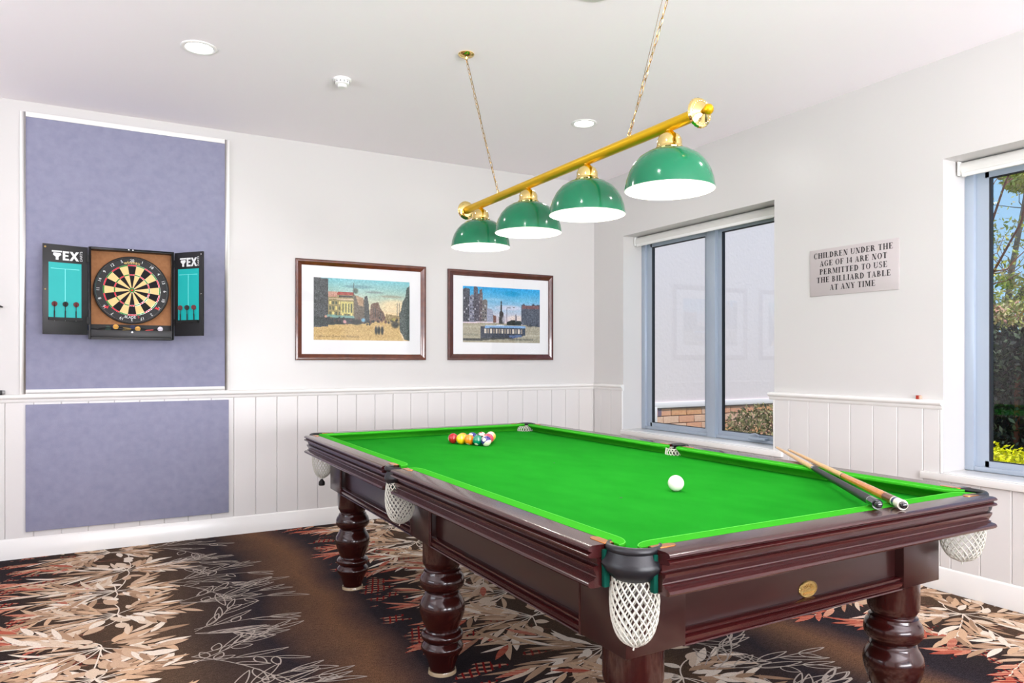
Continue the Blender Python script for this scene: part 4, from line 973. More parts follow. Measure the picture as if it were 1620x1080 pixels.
# chalk on the rail
t = thing('chalk_cube', (XR - .015, 2.39, 1.038), 'small red cue chalk block standing on the chair rail', 'chalk')
MB().box(XR - .026, 2.385, 1.038, XR - .004, 2.402, 1.058).build('wrapper', M['chalk'], parent=t, bevel=.001)
MB().box(XR - .025, 2.378, 1.0385, XR - .005, 2.3848, 1.057).build('chalk_face', M['chalkb'], parent=t)

# ------------------------------------------------------------ ceiling fittings
for i, (x, y) in enumerate(DOWNLIGHTS):
    if i == 0: lab = 'lit round recessed downlight in front of the dartboard wall'
    elif i == 1: lab = 'lit round recessed downlight beyond the hanging lamp bar'
    else: lab = 'lit round recessed downlight in the unseen part of the ceiling, %s' % ['', '', 'near the viewer, centre', 'near right', 'near left', 'rear centre', 'rear right', 'rear left'][i]
    t = thing('downlight', (x, y, ZC), lab, 'downlight', 'recessed downlights')
    MB().lathe([(.070, ZC), (.088, ZC), (.090, ZC - .003), (.086, ZC - .006), (.072, ZC - .007), (.066, ZC - .003)], 40, (x, y, 0)).build('trim_ring', M['white'], parent=t, smooth=True)
    MB().lathe([(.0001, ZC - .0025), (.068, ZC - .0025)], 40, (x, y, 0)).build('lens', M['dl'], parent=t)
    lo = lamp_obj('downlight_beam', 'AREA', (0, 0, -.012), DL_POWER, (1, .975, .94), (0, 0, 0), shape='DISK', size=.13); lo.parent = t
t = thing('smoke_detector', (1.190, 4.155, ZC), 'small white smoke detector dome on the ceiling', 'smoke detector')
MB().lathe([(.0001, ZC), (.052, ZC), (.053, ZC - .006), (.048, ZC - .012), (.0001, ZC - .012)], 32, (1.190, 4.155, 0)).build('base', M['white'], parent=t, smooth=True)
MB().lathe([(.042, ZC - .012), (.041, ZC - .030), (.034, ZC - .034), (.0001, ZC - .034)], 32, (1.190, 4.155, 0)).build('housing', M['white'], parent=t, smooth=True)
MB().lathe([(.026, ZC - .034), (.027, ZC - .045), (.022, ZC - .050), (.0001, ZC - .050)], 28, (1.190, 4.155, 0)).build('sensor_cap', M['white'], parent=t, smooth=True)
v = MB()
for k in range(12):
    a = k * pi / 6; cx, cy = 1.190 + .0415 * cos(a), 4.155 + .0415 * sin(a)
    v = MB().box(cx - .003, cy - .003, ZC - .026, cx + .003, cy + .003, ZC - .016); v.build('vent_slot', M['grey'], parent=t)
t = thing('ceiling_speaker', (1.86, 2.42, ZC), 'white ceiling plate with a round opening cut off by the top edge of the picture', 'speaker')
q = []
for k in range(4):
    a = radians(45 + 90 * k + 38)
    for d in (-.12, -.06, 0, .06, .12): q.append((1.875 + .215 * cos(a + d * 1.3), 2.475 + .215 * sin(a + d * 1.3)))
MB().prism(q, ZC - .010, ZC).build('plate', M['white'], parent=t, bevel=.004)
MB().lathe([(.088, ZC - .010), (.086, ZC - .018), (.096, ZC - .020), (.112, ZC - .013), (.114, ZC - .010)], 48, (1.875, 2.475, 0)).build('ring', M['white'], parent=t, smooth=True)
MB().lathe([(.0001, ZC - .0125), (.089, ZC - .0125)], 48, (1.875, 2.475, 0)).build('grille', M['grey'], parent=t)

# ------------------------------------------------------------ hanging lamp bar
LX, LZ = 1.717, 2.080
lp = thing('pendant_lamp', (LX, 2.67, LZ), 'long brass bar lamp with four green dome shades hanging over the table', 'lamp')
MB().lathe([(.0001, 1.80), (.021, 1.80), (.021, 3.56), (.0001, 3.56)], 32, (LX, 0, LZ), 'y').build('bar', M['gold'], parent=lp, smooth=True)
def rosette(y, s):
    prof = [(.0001, y - s * .004), (.030, y - s * .004), (.044, y), (.050, y + s * .006), (.046, y + s * .014), (.034, y + s * .018), (.028, y + s * .022), (.018, y + s * .026), (.010, y + s * .030)]
    rings = []
    n = 48
    for r, h in prof:
        rings.append([(LX + (r * (1 + (.035 if (j % 2 and r > .03) else 0))) * cos(2 * pi * j / n), h, LZ + (r * (1 + (.035 if (j % 2 and r > .03) else 0))) * sin(2 * pi * j / n)) for j in range(n)])
    o = MB().loft(rings, True, False).build('rosette', M['brass'], parent=lp, smooth=True)
    MB().lathe([(.009, y + s * .028), (.010, y + s * .036), (.016, y + s * .042), (.018, y + s * .050), (.015, y + s * .058), (.007, y + s * .064), (.0001, y + s * .066)], 24, (LX, 0, LZ), 'y').build('finial', M['gold'], parent=o, smooth=True)
    for k in range(24):
        a = 2 * pi * k / 24
        MB().lathe([(.0001, 0), (.0022, .001), (.0028, .003), (.0001, .005)], 6, (LX + .038 * cos(a), y + s * (.018 if s > 0 else .020), LZ + .038 * sin(a)), 'y').build('bead', M['brass'], parent=o)
rosette(1.79, -1); rosette(3.57, 1)
for i, y in enumerate((1.930, 2.428, 2.905, 3.400)):
    RZ = 1.853; rr = .155
    prof = [(.157, RZ), (.1555, RZ + .010), (.152, RZ + .034), (.143, RZ + .062), (.128, RZ + .090), (.106, RZ + .115), (.078, RZ + .133), (.046, RZ + .142)]
    inn = [(r - .003, z - .001) for r, z in prof]
    sh = MB().lathe(prof + [], 64, (LX, y, 0)).build('lamp_shade', M['shade'], parent=lp, smooth=True)
    MB().lathe([(.157, RZ)] + inn, 64, (LX, y, 0)).build('shade_lining', M['shadein'], parent=sh, smooth=True)
    MB().lathe([(.048, RZ + .141), (.050, RZ + .146), (.048, RZ + .150), (.044, RZ + .154), (.043, RZ + .175), (.036, RZ + .190), (.020, RZ + .201), (.012, RZ + .208), (.012, LZ - .018)], 40, (LX, y, 0)).build('shade_holder', M['brass'], parent=sh, smooth=True)
    MB().lathe([(.0001, RZ + .030), (.016, RZ + .033), (.027, RZ + .046), (.030, RZ + .062), (.025, RZ + .082), (.014, RZ + .100), (.013, RZ + .128)], 24, (LX, y, 0)).build('bulb', M['bulb'], parent=sh, smooth=True)
    lo = lamp_obj('shade_light', 'AREA', (LX - lp.location.x, y - lp.location.y, RZ + .026 - lp.location.z), 3.2, (1, .96, .90), (0, 0, 0), shape='DISK', size=.10); lo.parent = lp
link_me = None
def chain(p_low, p_top, nm):
    global link_me
    a, b_ = Vector(p_low), Vector(p_top); d = b_ - a; L = d.length; n = int(L / .030); c = None
    q0 = d.to_track_quat('Z', 'Y')
    base = MB().lathe([(.0001, LZ + .018), (.008, LZ + .018), (.007, LZ + .024), (.003, LZ + .026)], 12, (a.x, a.y, 0)).build('chain', M['brass'], parent=lp, smooth=True)
    MB().tube([tuple(a + Vector((.006 * cos(t_), 0, .002 + .007 * sin(t_)))) for t_ in [2 * pi * k / 12 for k in range(12)]], .0016, 6, closed=True).build('eye', M['brass'], parent=base, smooth=True)
    for i in range(n):
        if link_me is None:
            pts = []
            for k in range(16):
                t_ = 2 * pi * k / 16; pts.append((.0052 * cos(t_), 0, .0185 * sin(t_) * (1 if True else 0)))
            o = MB().tube(pts, .0013, 5, closed=True).build('chain_link', M['brassd2'], smooth=True); link_me = o.data
        else:
            o = bpy.data.objects.new('chain_link', link_me); COL.objects.link(o)
        o.parent = base
        sag = sin(pi * (i + .5) / n) * .012
        o.location = a + d * ((i + .5) / n) + Vector((0, 0, -sag)) - WLOC[lp.name]
        q = q0.to_matrix().to_4x4() @ Matrix.Rotation(pi / 2 * (i % 2) + .3 * (i % 3), 4, 'Z')
        o.rotation_euler = q.to_euler()
    MB().lathe([(.0001, ZC), (.042, ZC), (.044, ZC - .004), (.040, ZC - .010), (.030, ZC - .016), (.012, ZC - .020), (.009, ZC - .030), (.0001, ZC - .032)], 36, (b_.x, b_.y, 0)).build('ceiling_rose', M['brass'], parent=lp, smooth=True)
    return base
M['brassd2'] = mat('chain_brass', srgb(206, 170, 106), .25, metal=1)
chain((LX, 3.205, LZ + .028), (1.673, 3.485, ZC - .03), 'far'); chain((LX, 2.155, LZ + .028), (1.690, 1.735, ZC - .03), 'near')
# the flex that runs beside each chain
for pts in ([(LX, 3.205, LZ + .02), (1.700, 3.27, 2.28), (1.690, 3.37, 2.58), (1.673, 3.48, ZC - .02)], [(LX, 2.155, LZ + .02), (1.712, 2.07, 2.28), (1.703, 1.92, 2.60), (1.690, 1.74, ZC - .02)]):
    MB().tube(pts, .0014, 6).build('power_flex', mat('grey_flex', srgb(120, 104, 80), .4), parent=lp, smooth=True)

# ------------------------------------------------------------ billiard table
TX0, TX1, TY0, TY1 = .947, 2.507, 1.197, 4.200
TZ = .833; BED = .790; TMY = (TY0 + TY1) / 2 + .0
TMY = 2.700
tb = thing('billiard_table', ((TX0 + TX1) / 2, TMY, 0), 'large mahogany billiard table with bright green cloth and net pockets', 'billiard table')
CUT = .130; MG = .052
rail_prof_t = [(.074, TZ), (.014, TZ + .001), (.006, TZ - .0005), (.001, TZ - .004), (.0, TZ - .008), (.004, TZ - .0115), (.011, TZ - .0135), (.011, TZ - .0155), (.004, TZ - .0175), (.0005, TZ - .0205), (.001, TZ - .0245), (.007, TZ - .0275), (.020, TZ - .029), (.074, TZ - .029)]
low_prof = [(.080, TZ - .030), (.026, TZ - .030), (.026, TZ - .043), (.030, TZ - .0445), (.030, TZ - .0475), (.015, TZ - .049), (.016, TZ - .056), (.021, TZ - .064), (.025, TZ - .071), (.024, TZ - .0735), (.018, TZ - .0755), (.019, TZ - .079), (.007, TZ - .081), (.002, TZ - .085), (.001, TZ - .090), (.005, TZ - .095), (.014, TZ - .097), (.080, TZ - .097)]
CW = .050
def cushion(p0, p1, n, name='cushion'):
    P0, P1 = Vector((p0[0], p0[1], 0)), Vector((p1[0], p1[1], 0)); L = (P1 - P0).length; d = (P1 - P0) / L; nn = Vector((n[0], n[1], 0))
    ss = sorted(set([0, .004, .010, .018, .028, .040, .052, .065] + [L / 2] + [L - q for q in (0, .004, .010, .018, .028, .040, .052, .065)]))
    rings = []
    for s in ss:
        e = min(s, L - s); w = CW * (sqrt(max(0, 1 - (1 - min(1, e / .065)) ** 2)) * .96 + .04)
        pr = [(.074, TZ + .0006), (.074 + w * .7, TZ + .0004), (.074 + w * .93, TZ - .001), (.074 + w, TZ - .005), (.074 + w * .99, TZ - .009), (.074 + w * .88, TZ - .013), (.074 + w * .45, TZ - .024), (.074 + w * .22, TZ - .036), (.074 + w * .18, BED - .001), (.074, BED - .001)]
        rings.append([tuple(P0 + d * s + nn * o + Vector((0, 0, z))) for o, z in pr])
    o = MB().loft(rings).build(name, M['felt2'], parent=tb, smooth=True)
    # bright line along the nose, a painted highlight laid as a raised bead
    MB().tube([r[2] for r in rings], .0010, 5).build('nose_highlight', M['nose_highlight'], parent=o, smooth=True)
    return o
M['nose_highlight'] = mat('cushion_highlight', srgb(84, 196, 60), .9)
plates = []
def side(p0, p1, n, m, low_m):
    MB().sweep(rail_prof_t, p0, p1, n).build('rail', m, parent=tb, smooth=True)
    MB().sweep(low_prof, p0, p1, n).build('cabinet_moulding', low_m, parent=tb, smooth=True)
    d = Vector((p1[0] - p0[0], p1[1] - p0[1])).normalized(); 
    cushion((p0[0] + d.x * -.018, p0[1] + d.y * -.018), (p1[0] + d.x * .018, p1[1] + d.y * .018), n)
    for (p, s) in ((p0, 1), (p1, -1)):
        # gilt plate let into the rail top at the pocket iron
        c = Vector((p[0], p[1])) + Vector(n) * .060; u = d * s; w_ = Vector(n)
        pts = []
        for k in range(9): a = -pi / 2 + pi * k / 8; pts.append(c + u * (.052 + .016 * cos(a)) + w_ * .0125 * sin(a))
        pts = [c + w_ * -.0125] + pts + [c + w_ * .0125]
        if s < 0: pts = pts[::-1]
        MB().prism([tuple(q) for q in pts], TZ - .002, TZ + .0022).build('iron_plate', M['plate'], parent=tb, bevel=.0008, segs=1)
WX, WY = M['woodx'], M['wood']
side((TX0 + CUT - .01, TY0), (TX1 - CUT + .01, TY0), (0, 1), WX, WX)
side((TX0 + CUT - .01, TY1), (TX1 - CUT + .01, TY1), (0, -1), WX, WX)
for x, n in ((TX0, (1, 0)), (TX1, (-1, 0))):
    side((x, TY0 + CUT + .01), (x, TMY - MG), n, WY, WY); side((x, TMY + MG), (x, TY1 - CUT - .01), n, WY, WY)

# slate bed wrapped in cloth, notched at the six pockets
def arcpts(c, r, a0, a1, n=8): return [(c[0] + r * cos(radians(a0 + (a1 - a0) * i / n)), c[1] + r * sin(radians(a0 + (a1 - a0) * i / n))) for i in range(n + 1)]
e = .045; PC = .107
pk = {'nl': (TX0 + PC, TY0 + PC), 'nr': (TX1 - PC, TY0 + PC), 'fr': (TX1 - PC, TY1 - PC), 'fl': (TX0 + PC, TY1 - PC), 'ml': (TX0 + .052, TMY), 'mr': (TX1 - .052, TMY)}
bx0, bx1, by0, by1 = TX0 + e, TX1 - e, TY0 + e, TY1 - e
cc = .150
poly = []
poly += [(bx0, by0 + cc - .03)] + arcpts(pk['nl'], .045, 135 + 20, -45 - 20)[0:0]
def corner(c, ang, dx, dy):
    """points around a corner, counter-clockwise; ang is the outward direction"""
    r = .046
    return arcpts(c, r, ang + 80, ang - 80 + 0, 10)
poly = []
poly += [(bx0, by0 + .115)] + arcpts(pk['nl'], .046, 135, -45, 10)[::1][:0]
nl, nr, fr_, fl, ml, mr = (pk[k] for k in ('nl', 'nr', 'fr', 'fl', 'ml', 'mr'))
poly = [(bx0, nl[1] + .055)] + arcpts(nl, .046, 165, -75 - 0, 12)[::1] + [(nl[0] + .055, by0)]
# arc must bulge inwards to the table: go through the inner side
poly = [(bx0, nl[1] + .060), (nl[0] - .020, nl[1] + .042)] + arcpts(nl, .046, 110, -20, 8) + [(nl[0] + .042, nl[1] - .020), (nl[0] + .060, by0)]
poly += [(nr[0] - .060, by0), (nr[0] - .042, nr[1] - .020)] + arcpts(nr, .046, 200, 70, 8) + [(nr[0] + .020, nr[1] + .042), (bx1, nr[1] + .060)]
poly += [(bx1, mr[1] - .05)] + arcpts(mr, .046, 270, 90, 8) + [(bx1, mr[1] + .05)]
poly += [(bx1, fr_[1] - .060), (fr_[0] + .020, fr_[1] - .042)] + arcpts(fr_, .046, 290, 160, 8) + [(fr_[0] - .042, fr_[1] + .020), (fr_[0] - .060, by1)]
poly += [(fl[0] + .060, by1), (fl[0] + .042, fl[1] + .020)] + arcpts(fl, .046, 20, -110, 8) + [(fl[0] - .020, fl[1] - .042), (bx0, fl[1] - .060)]
poly += [(bx0, ml[1] + .05)] + arcpts(ml, .046, 90, -90, 8) + [(bx0, ml[1] - .05)]
MB().prism(poly, BED - .006, BED).build('bed_cloth', M['felt'], parent=tb)
MB().prism(poly, TZ - .098, BED - .0061).build('slate_edge_cloth', M['teal'], parent=tb)

for x, y, r in ((1.513, 1.941, .0050), (1.759, 2.744, .0040)):
    MB().lathe([(.0001, BED + .0006), (r, BED + .0006), (r * 1.05, BED)], 14, (x, y, 0)).build('cloth_spot', M['blackm'], parent=tb)
# cabinet frame: corner and middle blocks, recessed panels, bottom mouldings
AX0, AX1, AY0, AY1 = 1.074, 2.360, 1.360, 3.985
AZ0, AZ1 = .540, TZ - .097
LEGX = (1.172, 2.262); LEGY = (1.455, 2.665, 3.888)
bw = .190
for y in LEGY:
    for x, sx in ((AX0, 1), (AX1 - bw, 1)):
        yy = y - bw / 2 if y == LEGY[1] else (AY0 if y < 2 else AY1 - bw)
        MB().box(x, yy, AZ0, x + bw, yy + bw, AZ1).build('frame_block', M['woodd'], parent=tb, bevel=.003)
        for (cx, cy) in ((x + .005, yy - .003), (x + .005, yy + bw + .003), (x + bw - .005, yy - .003), (x + bw - .005, yy + bw + .003)):
            if AY0 < cy < AY1: MB().lathe([(.0001, AZ0), (.007, AZ0), (.007, AZ1), (.0001, AZ1)], 10, (cx, cy, 0)).build('edge_bead', M['wood'], parent=tb, smooth=True)
panel_m = M['woodd']
mould = [(.032, AZ0 + .034), (.012, AZ0 + .034), (.008, AZ0 + .032), (.008, AZ0 + .028), (.014, AZ0 + .026), (.014, AZ0 + .022), (.006, AZ0 + .020), (.003, AZ0 + .017), (.004, AZ0 + .008), (.010, AZ0 + .006), (.010, AZ0 + .002), (.005, AZ0 + .0), (.004, AZ0 - .004), (.010, AZ0 - .006), (.032, AZ0 - .006)]
for (a, b_, n) in (((AX0 + bw, AY0), (AX1 - bw, AY0), (0, 1)), ((AX0 + bw, AY1), (AX1 - bw, AY1), (0, -1))):
    yy = a[1] + n[1] * .030; MB().box(a[0] - .01, yy, AZ0 + .03, b_[0] + .01, yy + n[1] * .02, AZ1).build('apron_panel', panel_m, parent=tb)
    MB().sweep(mould, a, b_, n).build('apron_moulding', WX, parent=tb, smooth=True)
for x, n in ((AX0, (1, 0)), (AX1, (-1, 0))):
    for (y0, y1) in ((AY0 + bw, LEGY[1] - bw / 2), (LEGY[1] + bw / 2, AY1 - bw)):
        xx = x + n[0] * .030; MB().box(xx, y0 - .01, AZ0 + .03, xx + n[0] * .02, y1 + .01, AZ1).build('apron_panel', panel_m, parent=tb)
        MB().sweep(mould, (x, y0), (x, y1), n).build('apron_moulding', WY, parent=tb, smooth=True)
MB().box(AX0 + .06, AY0 + .06, AZ0 + .10, AX1 - .06, AY1 - .06, AZ1 + .002).build('subframe', M['woodd'], parent=tb)
MB().box(TX0 + .08, TY0 + .17, TZ - .1005, TX1 - .08, TY1 - .17, TZ - .098).build('underside', M['woodd'], parent=tb)
# badge on the near apron
bc = (1.757, AY0 + .030, .597); B_ = MB()
rings = [[(bc[0] + rx * cos(2 * pi * k / 40), bc[1] - d_, bc[2] + rz * sin(2 * pi * k / 40)) for k in range(40)] for rx, rz, d_ in ((.0385, .0240, 0), (.0385, .0240, .003), (.0365, .0222, .005), (.0345, .0205, .0048), (.034, .020, .003))]
bd = B_.loft(rings, True, True).build('badge', M['brassd'], parent=tb, smooth=True)
em = MB()
for k in range(11):
    a = pi * (k + .5) / 11; em.tube([(bc[0] + .012 * cos(a), bc[1] - .004, bc[2] - .002 + .008 * sin(a)), (bc[0] + .030 * cos(a), bc[1] - .004, bc[2] - .002 + .017 * sin(a))], .0007, 4)
em.build('badge_rays', M['brass'], parent=bd)
MB().prism([(bc[0] - .022, bc[2] - .014), (bc[0] + .022, bc[2] - .014), (bc[0] + .024, bc[2] - .008), (bc[0] - .024, bc[2] - .008)], bc[1] - .003, bc[1] - .0052, lambda x, z, y: (x, y, z)).build('badge_scroll', M['brass'], parent=bd)

# turned legs
leg_prof = [(.0001, .545), (.079, .545), (.079, .452), (.077, .440), (.070, .428), (.066, .420), (.068, .416), (.074, .413), (.076, .406), (.078, .400), (.084, .394), (.089, .380), (.090, .366), (.087, .352), (.079, .341), (.070, .334), (.066, .329), (.070, .325), (.072, .318), (.074, .312), (.080, .302), (.089, .286), (.0925, .268), (.091, .250), (.085, .226), (.076, .203), (.069, .186), (.066, .176), (.068, .171), (.078, .168), (.085, .160), (.086, .150), (.082, .141), (.073, .135), (.070, .130), (.074, .124), (.083, .114), (.0855, .104), (.082, .093), (.072, .078), (.062, .058), (.055, .036), (.051, .020), (.050, .014), (.0001, .014)]
first = None
for x in LEGX:
    for y in LEGY:
        lg = MB().lathe([(r, z) for r, z in leg_prof], 48, (x, y, 0)).build('leg', M['legw'], parent=tb, smooth=True)
        MB().lathe([(.0001, .003), (.048, .003), (.050, .012), (.055, .014), (.057, .008), (.058, .0), (.0001, 0.0)], 36, (x, y, 0)).build('caster_cup', M['glasscup'], parent=lg, smooth=True)

# pockets: iron rim in leather, leather skirt and string net
def pocket(key, ang, kind, label=None):
    c = pk[key]; out = Vector((cos(radians(ang)), sin(radians(ang)), 0)); C = Vector((c[0], c[1], 0))
    rim_r = .060 if kind == 'corner' else .050
    sp = 108 if kind == 'corner' else 78
    off = out * (-.002 if kind == 'corner' else -.004)
    def ap(r, da, z, o=off): a = radians(ang + da); return (C.x + o.x + r * cos(a), C.y + o.y + r * sin(a), z)
    angs = [-sp + 2 * sp * i / 24 for i in range(25)]
    rim = MB().tube([ap(rim_r, a, TZ - .006 + .002) for a in angs], [.006 + .004 * cos(radians(a * .8)) for a in angs], 10).build('pocket_rim', M['leather'], parent=tb, smooth=True)
    # skirt
    outer = [(rim_r + .005, TZ - .008), (rim_r + .008, TZ - .018), (rim_r + .014, TZ - .030), (rim_r + .018, TZ - .040), (rim_r + .016, TZ - .050), (rim_r + .008, TZ - .062), (rim_r - .004, TZ - .074)]
    sp2 = sp * .86; rows = []
    for (r, z) in outer: rows.append([ap(r if kind == 'corner' else r - .008, -sp2 + 2 * sp2 * i / 20, z + (.012 * (abs(-1 + 2 * i / 20) ** 2.2) if z < TZ - .045 else 0)) for i in range(21)])
    for (r, z) in reversed(outer): rows.append([ap((r if kind == 'corner' else r - .008) - .004, -sp2 + 2 * sp2 * i / 20, z + (.012 * (abs(-1 + 2 * i / 20) ** 2.2) if z < TZ - .045 else 0)) for i in range(21)])
    rows.append(rows[0])
    n = 21; vs = [p for r in rows for p in r]; fs = []
    for i in range(len(rows) - 1):
        for j in range(n - 1): fs.append((i * n + j, i * n + j + 1, (i + 1) * n + j + 1, (i + 1) * n + j))
    MB().add(vs, fs).build('leather_skirt', M['leather'], parent=tb, smooth=True)
    # net: two families of helical cords
    top, bot = (TZ - .014 if key in ('fr', 'mr') else TZ - .058), {'nl': .600, 'ml': .612, 'fl': .588, 'nr': .612}.get(key, .60)
    fat = {'nl': 1.0, 'ml': 1.05, 'fl': 1.0, 'nr': 1.15}.get(key, 1)
    nc = 20; st = 24; net = MB()
    def R_(t): return (.050 + .006 * sin(pi * min(1, t * 1.3))) * fat * (1 if t < .6 else max(.0, 1 - ((t - .6) / .41) ** 2.4) ** .5 * .98 + .02)
    co = off + out * -.004
    for s in (1, -1):
        for k in range(nc):
            pts = []
            for i in range(st + 1):
                t = i / st; a = 2 * pi * k / nc + s * t * 2.1 ; r = R_(t) + s * .0007
                pts.append((C.x + co.x + r * cos(a), C.y + co.y + r * sin(a), top + (bot - top) * (t if t < .55 else .55 + (t - .55) * .995)))
            net.tube(pts, .0019, 5, caps=False)
    for (t, m_) in ((0, 1), (1, 1)):
        net.tube([(C.x + co.x + R_(t) * cos(2 * pi * k / 24), C.y + co.y + R_(t) * sin(2 * pi * k / 24), top + (bot - top) * t) for k in range(24)], .0026, 5, closed=True)
    net.tube([(C.x + co.x, C.y + co.y, bot), (C.x + co.x - .006, C.y + co.y - .003, bot - .012)], .002, 5)
    nn = net.build('net', M['net'], parent=tb, smooth=True, recalc=False)
    nn['kind'] = 'stuff'
    if kind == 'corner':   # cloth facing on the cut ends beside the leather
        sx = 1 if c[0] < 1.7 else -1; sy = 1 if c[1] < 2.7 else -1; cx0 = TX0 if sx > 0 else TX1; cy0 = TY0 if sy > 0 else TY1
        for (x, y, hx, hy) in ((cx0 + sx * .046, cy0 + sy * (CUT + .004), .008, .006), (cx0 + sx * (CUT - .016), cy0 + sy * .046, .006, .008)):
            MB().box(x - hx, y - hy, TZ - .096, x + hx, y + hy, TZ - .010).build('cloth_facing', M['teal'], parent=tb, bevel=.002)
pocket('nl', 225, 'corner'); pocket('nr', 315, 'corner'); pocket('fr', 45, 'corner'); pocket('fl', 135, 'corner'); pocket('ml', 180, 'mid'); pocket('mr', 0, 'mid')
# a chalk holder hangs on a cord from the far left pocket
t = thing('hanging_chalk_holder', (1.045, 4.06, .60), 'small black chalk holder hanging on a cord below the far left pocket', 'chalk holder')
MB().tube([(1.055, 4.085, .742), (1.047, 4.062, .60), (1.045, 4.055, .585)], .0012, 5).build('cord', M['net'], parent=t)
MB().lathe([(.0001, .586), (.006, .585), (.010, .578), (.017, .570), (.018, .556), (.015, .550), (.0001, .549)], 16, (1.045, 4.055, 0)).build('holder', M['blackm'], parent=t, smooth=True)

# ------------------------------------------------------------ balls
def ball_mat(name, col, stripe, spot=(0, 0, 1), seed=0):
    m = mat('ball_' + name, srgb(*col), .06, spec=.6, coat=.7, coat_rough=.02); nt = m.node_tree; P = nt.nodes['Principled BSDF']
    n = nt.nodes.new; l = nt.links.new
    tc = n('ShaderNodeTexCoord'); nv = n('ShaderNodeVectorMath'); nv.operation = 'NORMALIZE'; l(tc.outputs['Object'], nv.inputs[0])
    dt = n('ShaderNodeVectorMath'); dt.operation = 'DOT_PRODUCT'; l(nv.outputs[0], dt.inputs[0]); dt.inputs[1].default_value = Vector(spot).normalized()
    ab = n('ShaderNodeMath'); ab.operation = 'ABSOLUTE'; l(dt.outputs['Value'], ab.inputs[0])
    g = n('ShaderNodeMath'); g.operation = 'GREATER_THAN'; l(ab.outputs[0], g.inputs[0]); g.inputs[1].default_value = .93
    fac = g.outputs[0]
    if stripe:
        R = random.Random(seed); v = Vector(spot).orthogonal().normalized()
        d2 = n('ShaderNodeVectorMath'); d2.operation = 'DOT_PRODUCT'; l(nv.outputs[0], d2.inputs[0]); d2.inputs[1].default_value = v
        a2 = n('ShaderNodeMath'); a2.operation = 'ABSOLUTE'; l(d2.outputs['Value'], a2.inputs[0])
        g2 = n('ShaderNodeMath'); g2.operation = 'GREATER_THAN'; l(a2.outputs[0], g2.inputs[0]); g2.inputs[1].default_value = .5
        mxx = n('ShaderNodeMath'); mxx.operation = 'MAXIMUM'; l(g.outputs[0], mxx.inputs[0]); l(g2.outputs[0], mxx.inputs[1]); fac = mxx.outputs[0]
    mx = n('ShaderNodeMix'); mx.data_type = 'RGBA'; l(fac, mx.inputs['Factor']); mx.inputs['A'].default_value = srgb(*col); mx.inputs['B'].default_value = srgb(238, 228, 204)
    l(mx.outputs['Result'], P.inputs['Base Color']); return m
BRAD = .0286
def ball_mesh(name, m, pos, label, group=None):
    bm = bmesh.new(); bmesh.ops.create_uvsphere(bm, u_segments=32, v_segments=20, radius=BRAD)
    me = bpy.data.meshes.new(name); bm.to_mesh(me); bm.free(); me.materials.append(m); me.polygons.foreach_set('use_smooth', [True] * len(me.polygons))
    o = bpy.data.objects.new(name, me); COL.objects.link(o); o.location = pos; tag(o, label, 'ball', group); return o
ball_mesh('cue_ball', mat('ball_ivory', srgb(240, 236, 226), .08, coat=.7, coat_rough=.03), (1.757, 1.941, BED + BRAD), 'white cue ball alone on the open green cloth')
apex = Vector((1.776, 3.452, BED + BRAD)); dd = BRAD * 2.01
toward = (0, 0, 1)
rack = [  # rows from the tip nearest the camera; each row left to right: name, colour, stripe, spot axis, label
    [('purple_stripe', (64, 40, 130), True, (.3, -.8, .6), 'white ball with a purple band at the near tip of the triangle')],
    [('white_stripe', (120, 60, 150), True, (.55, .3, .85), 'mostly white striped ball, second along the left edge from the near tip'), ('maroon', (200, 50, 84), False, (.9, .2, .2), 'pinkish red ball, second along the right edge from the near tip')],
    [('teal', (0, 120, 92), False, (-.5, -.6, -.6), 'plain dark green ball in the left edge of the triangle'), ('black', (14, 14, 16), False, (.2, -.3, .9), 'black ball in the heart of the triangle'), ('rose', (206, 60, 90), False, (.9, 0, .4), 'plain rose ball in the middle of the right edge of the triangle')],
    [('orange', (240, 128, 24), False, (.5, .2, .9), 'plain orange ball in the left edge of the triangle'), ('blue', (30, 40, 140), False, (.2, .4, -.9), 'blue ball behind the orange one inside the triangle'), ('green_stripe', (30, 110, 70), True, (.1, .8, .5), 'green and cream striped ball inside the triangle behind the black one'), ('yellow_stripe', (230, 180, 40), True, (.6, -.1, .7), 'cream ball with a yellow band on the right edge of the triangle')],
    [('red', (170, 16, 30), False, (.95, -.25, .1), 'dark red ball at the far left corner of the triangle'), ('amber', (232, 160, 30), False, (.2, .9, .4), 'amber ball in the far row, next to the dark red corner ball'), ('navy', (40, 44, 140), False, (.1, .9, .3), 'navy ball in the middle of the far row'), ('red_stripe', (190, 40, 50), True, (.2, -.5, .8), 'cream and red striped ball in the far row, right of the navy one'), ('cream_stripe', (224, 190, 90), True, (.3, .2, .9), 'cream striped ball at the far right corner of the triangle')]]
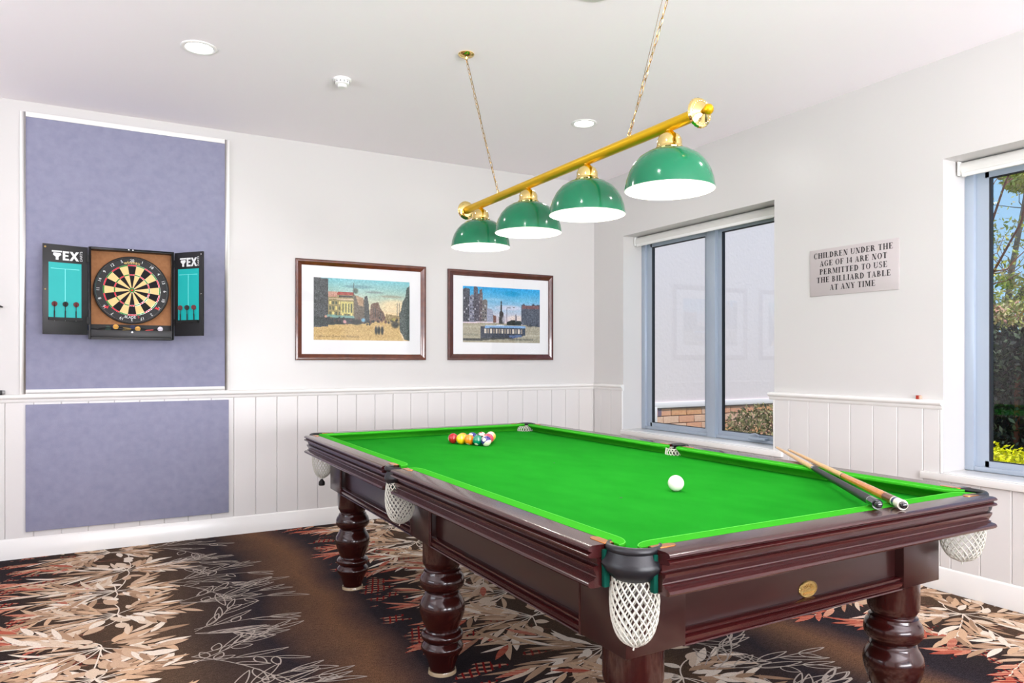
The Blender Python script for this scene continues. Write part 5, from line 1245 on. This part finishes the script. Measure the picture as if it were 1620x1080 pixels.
# the yellow ball sits between orange and red on the left edge
rack[3][0] = ('yellow', (244, 200, 20), False, (.8, -.3, .5), 'bright yellow ball next to the dark red corner ball on the left edge')
rack[2][0] = ('orange', (240, 128, 24), False, (.4, .2, .9), 'plain orange ball in the middle of the left edge of the triangle')
rack[1][0] = ('teal', (0, 124, 94), False, (-.5, -.4, -.7), 'plain dark green ball on the left edge, next to the near tip')
rack[0][0] = ('purple_stripe', (56, 36, 124), True, (-.75, -.55, .35), 'white ball with a dark purple band at the near tip of the triangle')
rot = radians(-4)
for r, row in enumerate(rack):
    for i, (nm, col, st, spot, lab) in enumerate(row):
        lx = (i - r / 2) * dd; ly = r * dd * .866
        x = apex.x + lx * cos(rot) - ly * sin(rot); y = apex.y + lx * sin(rot) + ly * cos(rot)
        ball_mesh('pool_ball', ball_mat(nm, col, st, spot, r * 5 + i), (x, y, apex.z), lab, 'racked balls')

# ------------------------------------------------------------ cues
def cue(p0, p1, spec, label):
    a, b_ = Vector(p0), Vector(p1); d = b_ - a; L = d.length; d.normalize()
    t = thing('billiard_cue', tuple(a), label, 'cue')
    rad = lambda s: .0145 - (.0145 - .0056) * (s / L) ** .9
    for nm, s0, s1, m in spec:
        n = max(2, int((s1 - s0) / .1) + 1); ss = [s0 + (s1 - s0) * i / n for i in range(n + 1)]
        if nm == 'bumper':
            MB().tube([tuple(a + d * s) for s in (s0, s0 + .002, s0 + .006, s1)], [.006, .0095, .0105, .0108], 20).build(nm, m, parent=t, smooth=True); continue
        MB().tube([tuple(a + d * s) for s in ss], [rad(s) for s in ss], 20).build(nm, m, parent=t, smooth=True)
    return t
zc0, zc1 = TZ + .0165, TZ + .0075
def ext(p0, tgt): return tgt
cue((1.944, 1.222, zc0), (2.745, 2.272, zc1), [('bumper', -.012, .0, M['blackg']), ('butt_cap', 0, .035, M['cream']), ('ring', .035, .050, M['navy']), ('ring', .050, .058, M['cream']), ('sleeve', .058, .125, M['brownw']), ('butt', .125, .52, M['amber']), ('splice', .52, .53, M['brownw']), ('shaft', .53, 1.295, M['tan']), ('ferrule', 1.295, 1.312, M['cream']), ('tip', 1.312, 1.320, M['tip'])],
    'amber wooden cue with a cream and navy butt cap on the near rail')
cue((1.890, 1.262, zc0), (2.777, 2.372, zc1), [('bumper', -.014, .0, M['blackg']), ('butt_cap', 0, .05, M['blackg']), ('ring', .05, .056, M['steel']), ('butt', .056, .70, M['black']), ('splice', .70, .72, M['steel']), ('shaft', .72, 1.395, M['tan']), ('ferrule', 1.395, 1.412, M['cream']), ('tip', 1.412, 1.420, M['tip'])],
    'cue with a black butt lying left of the amber cue')
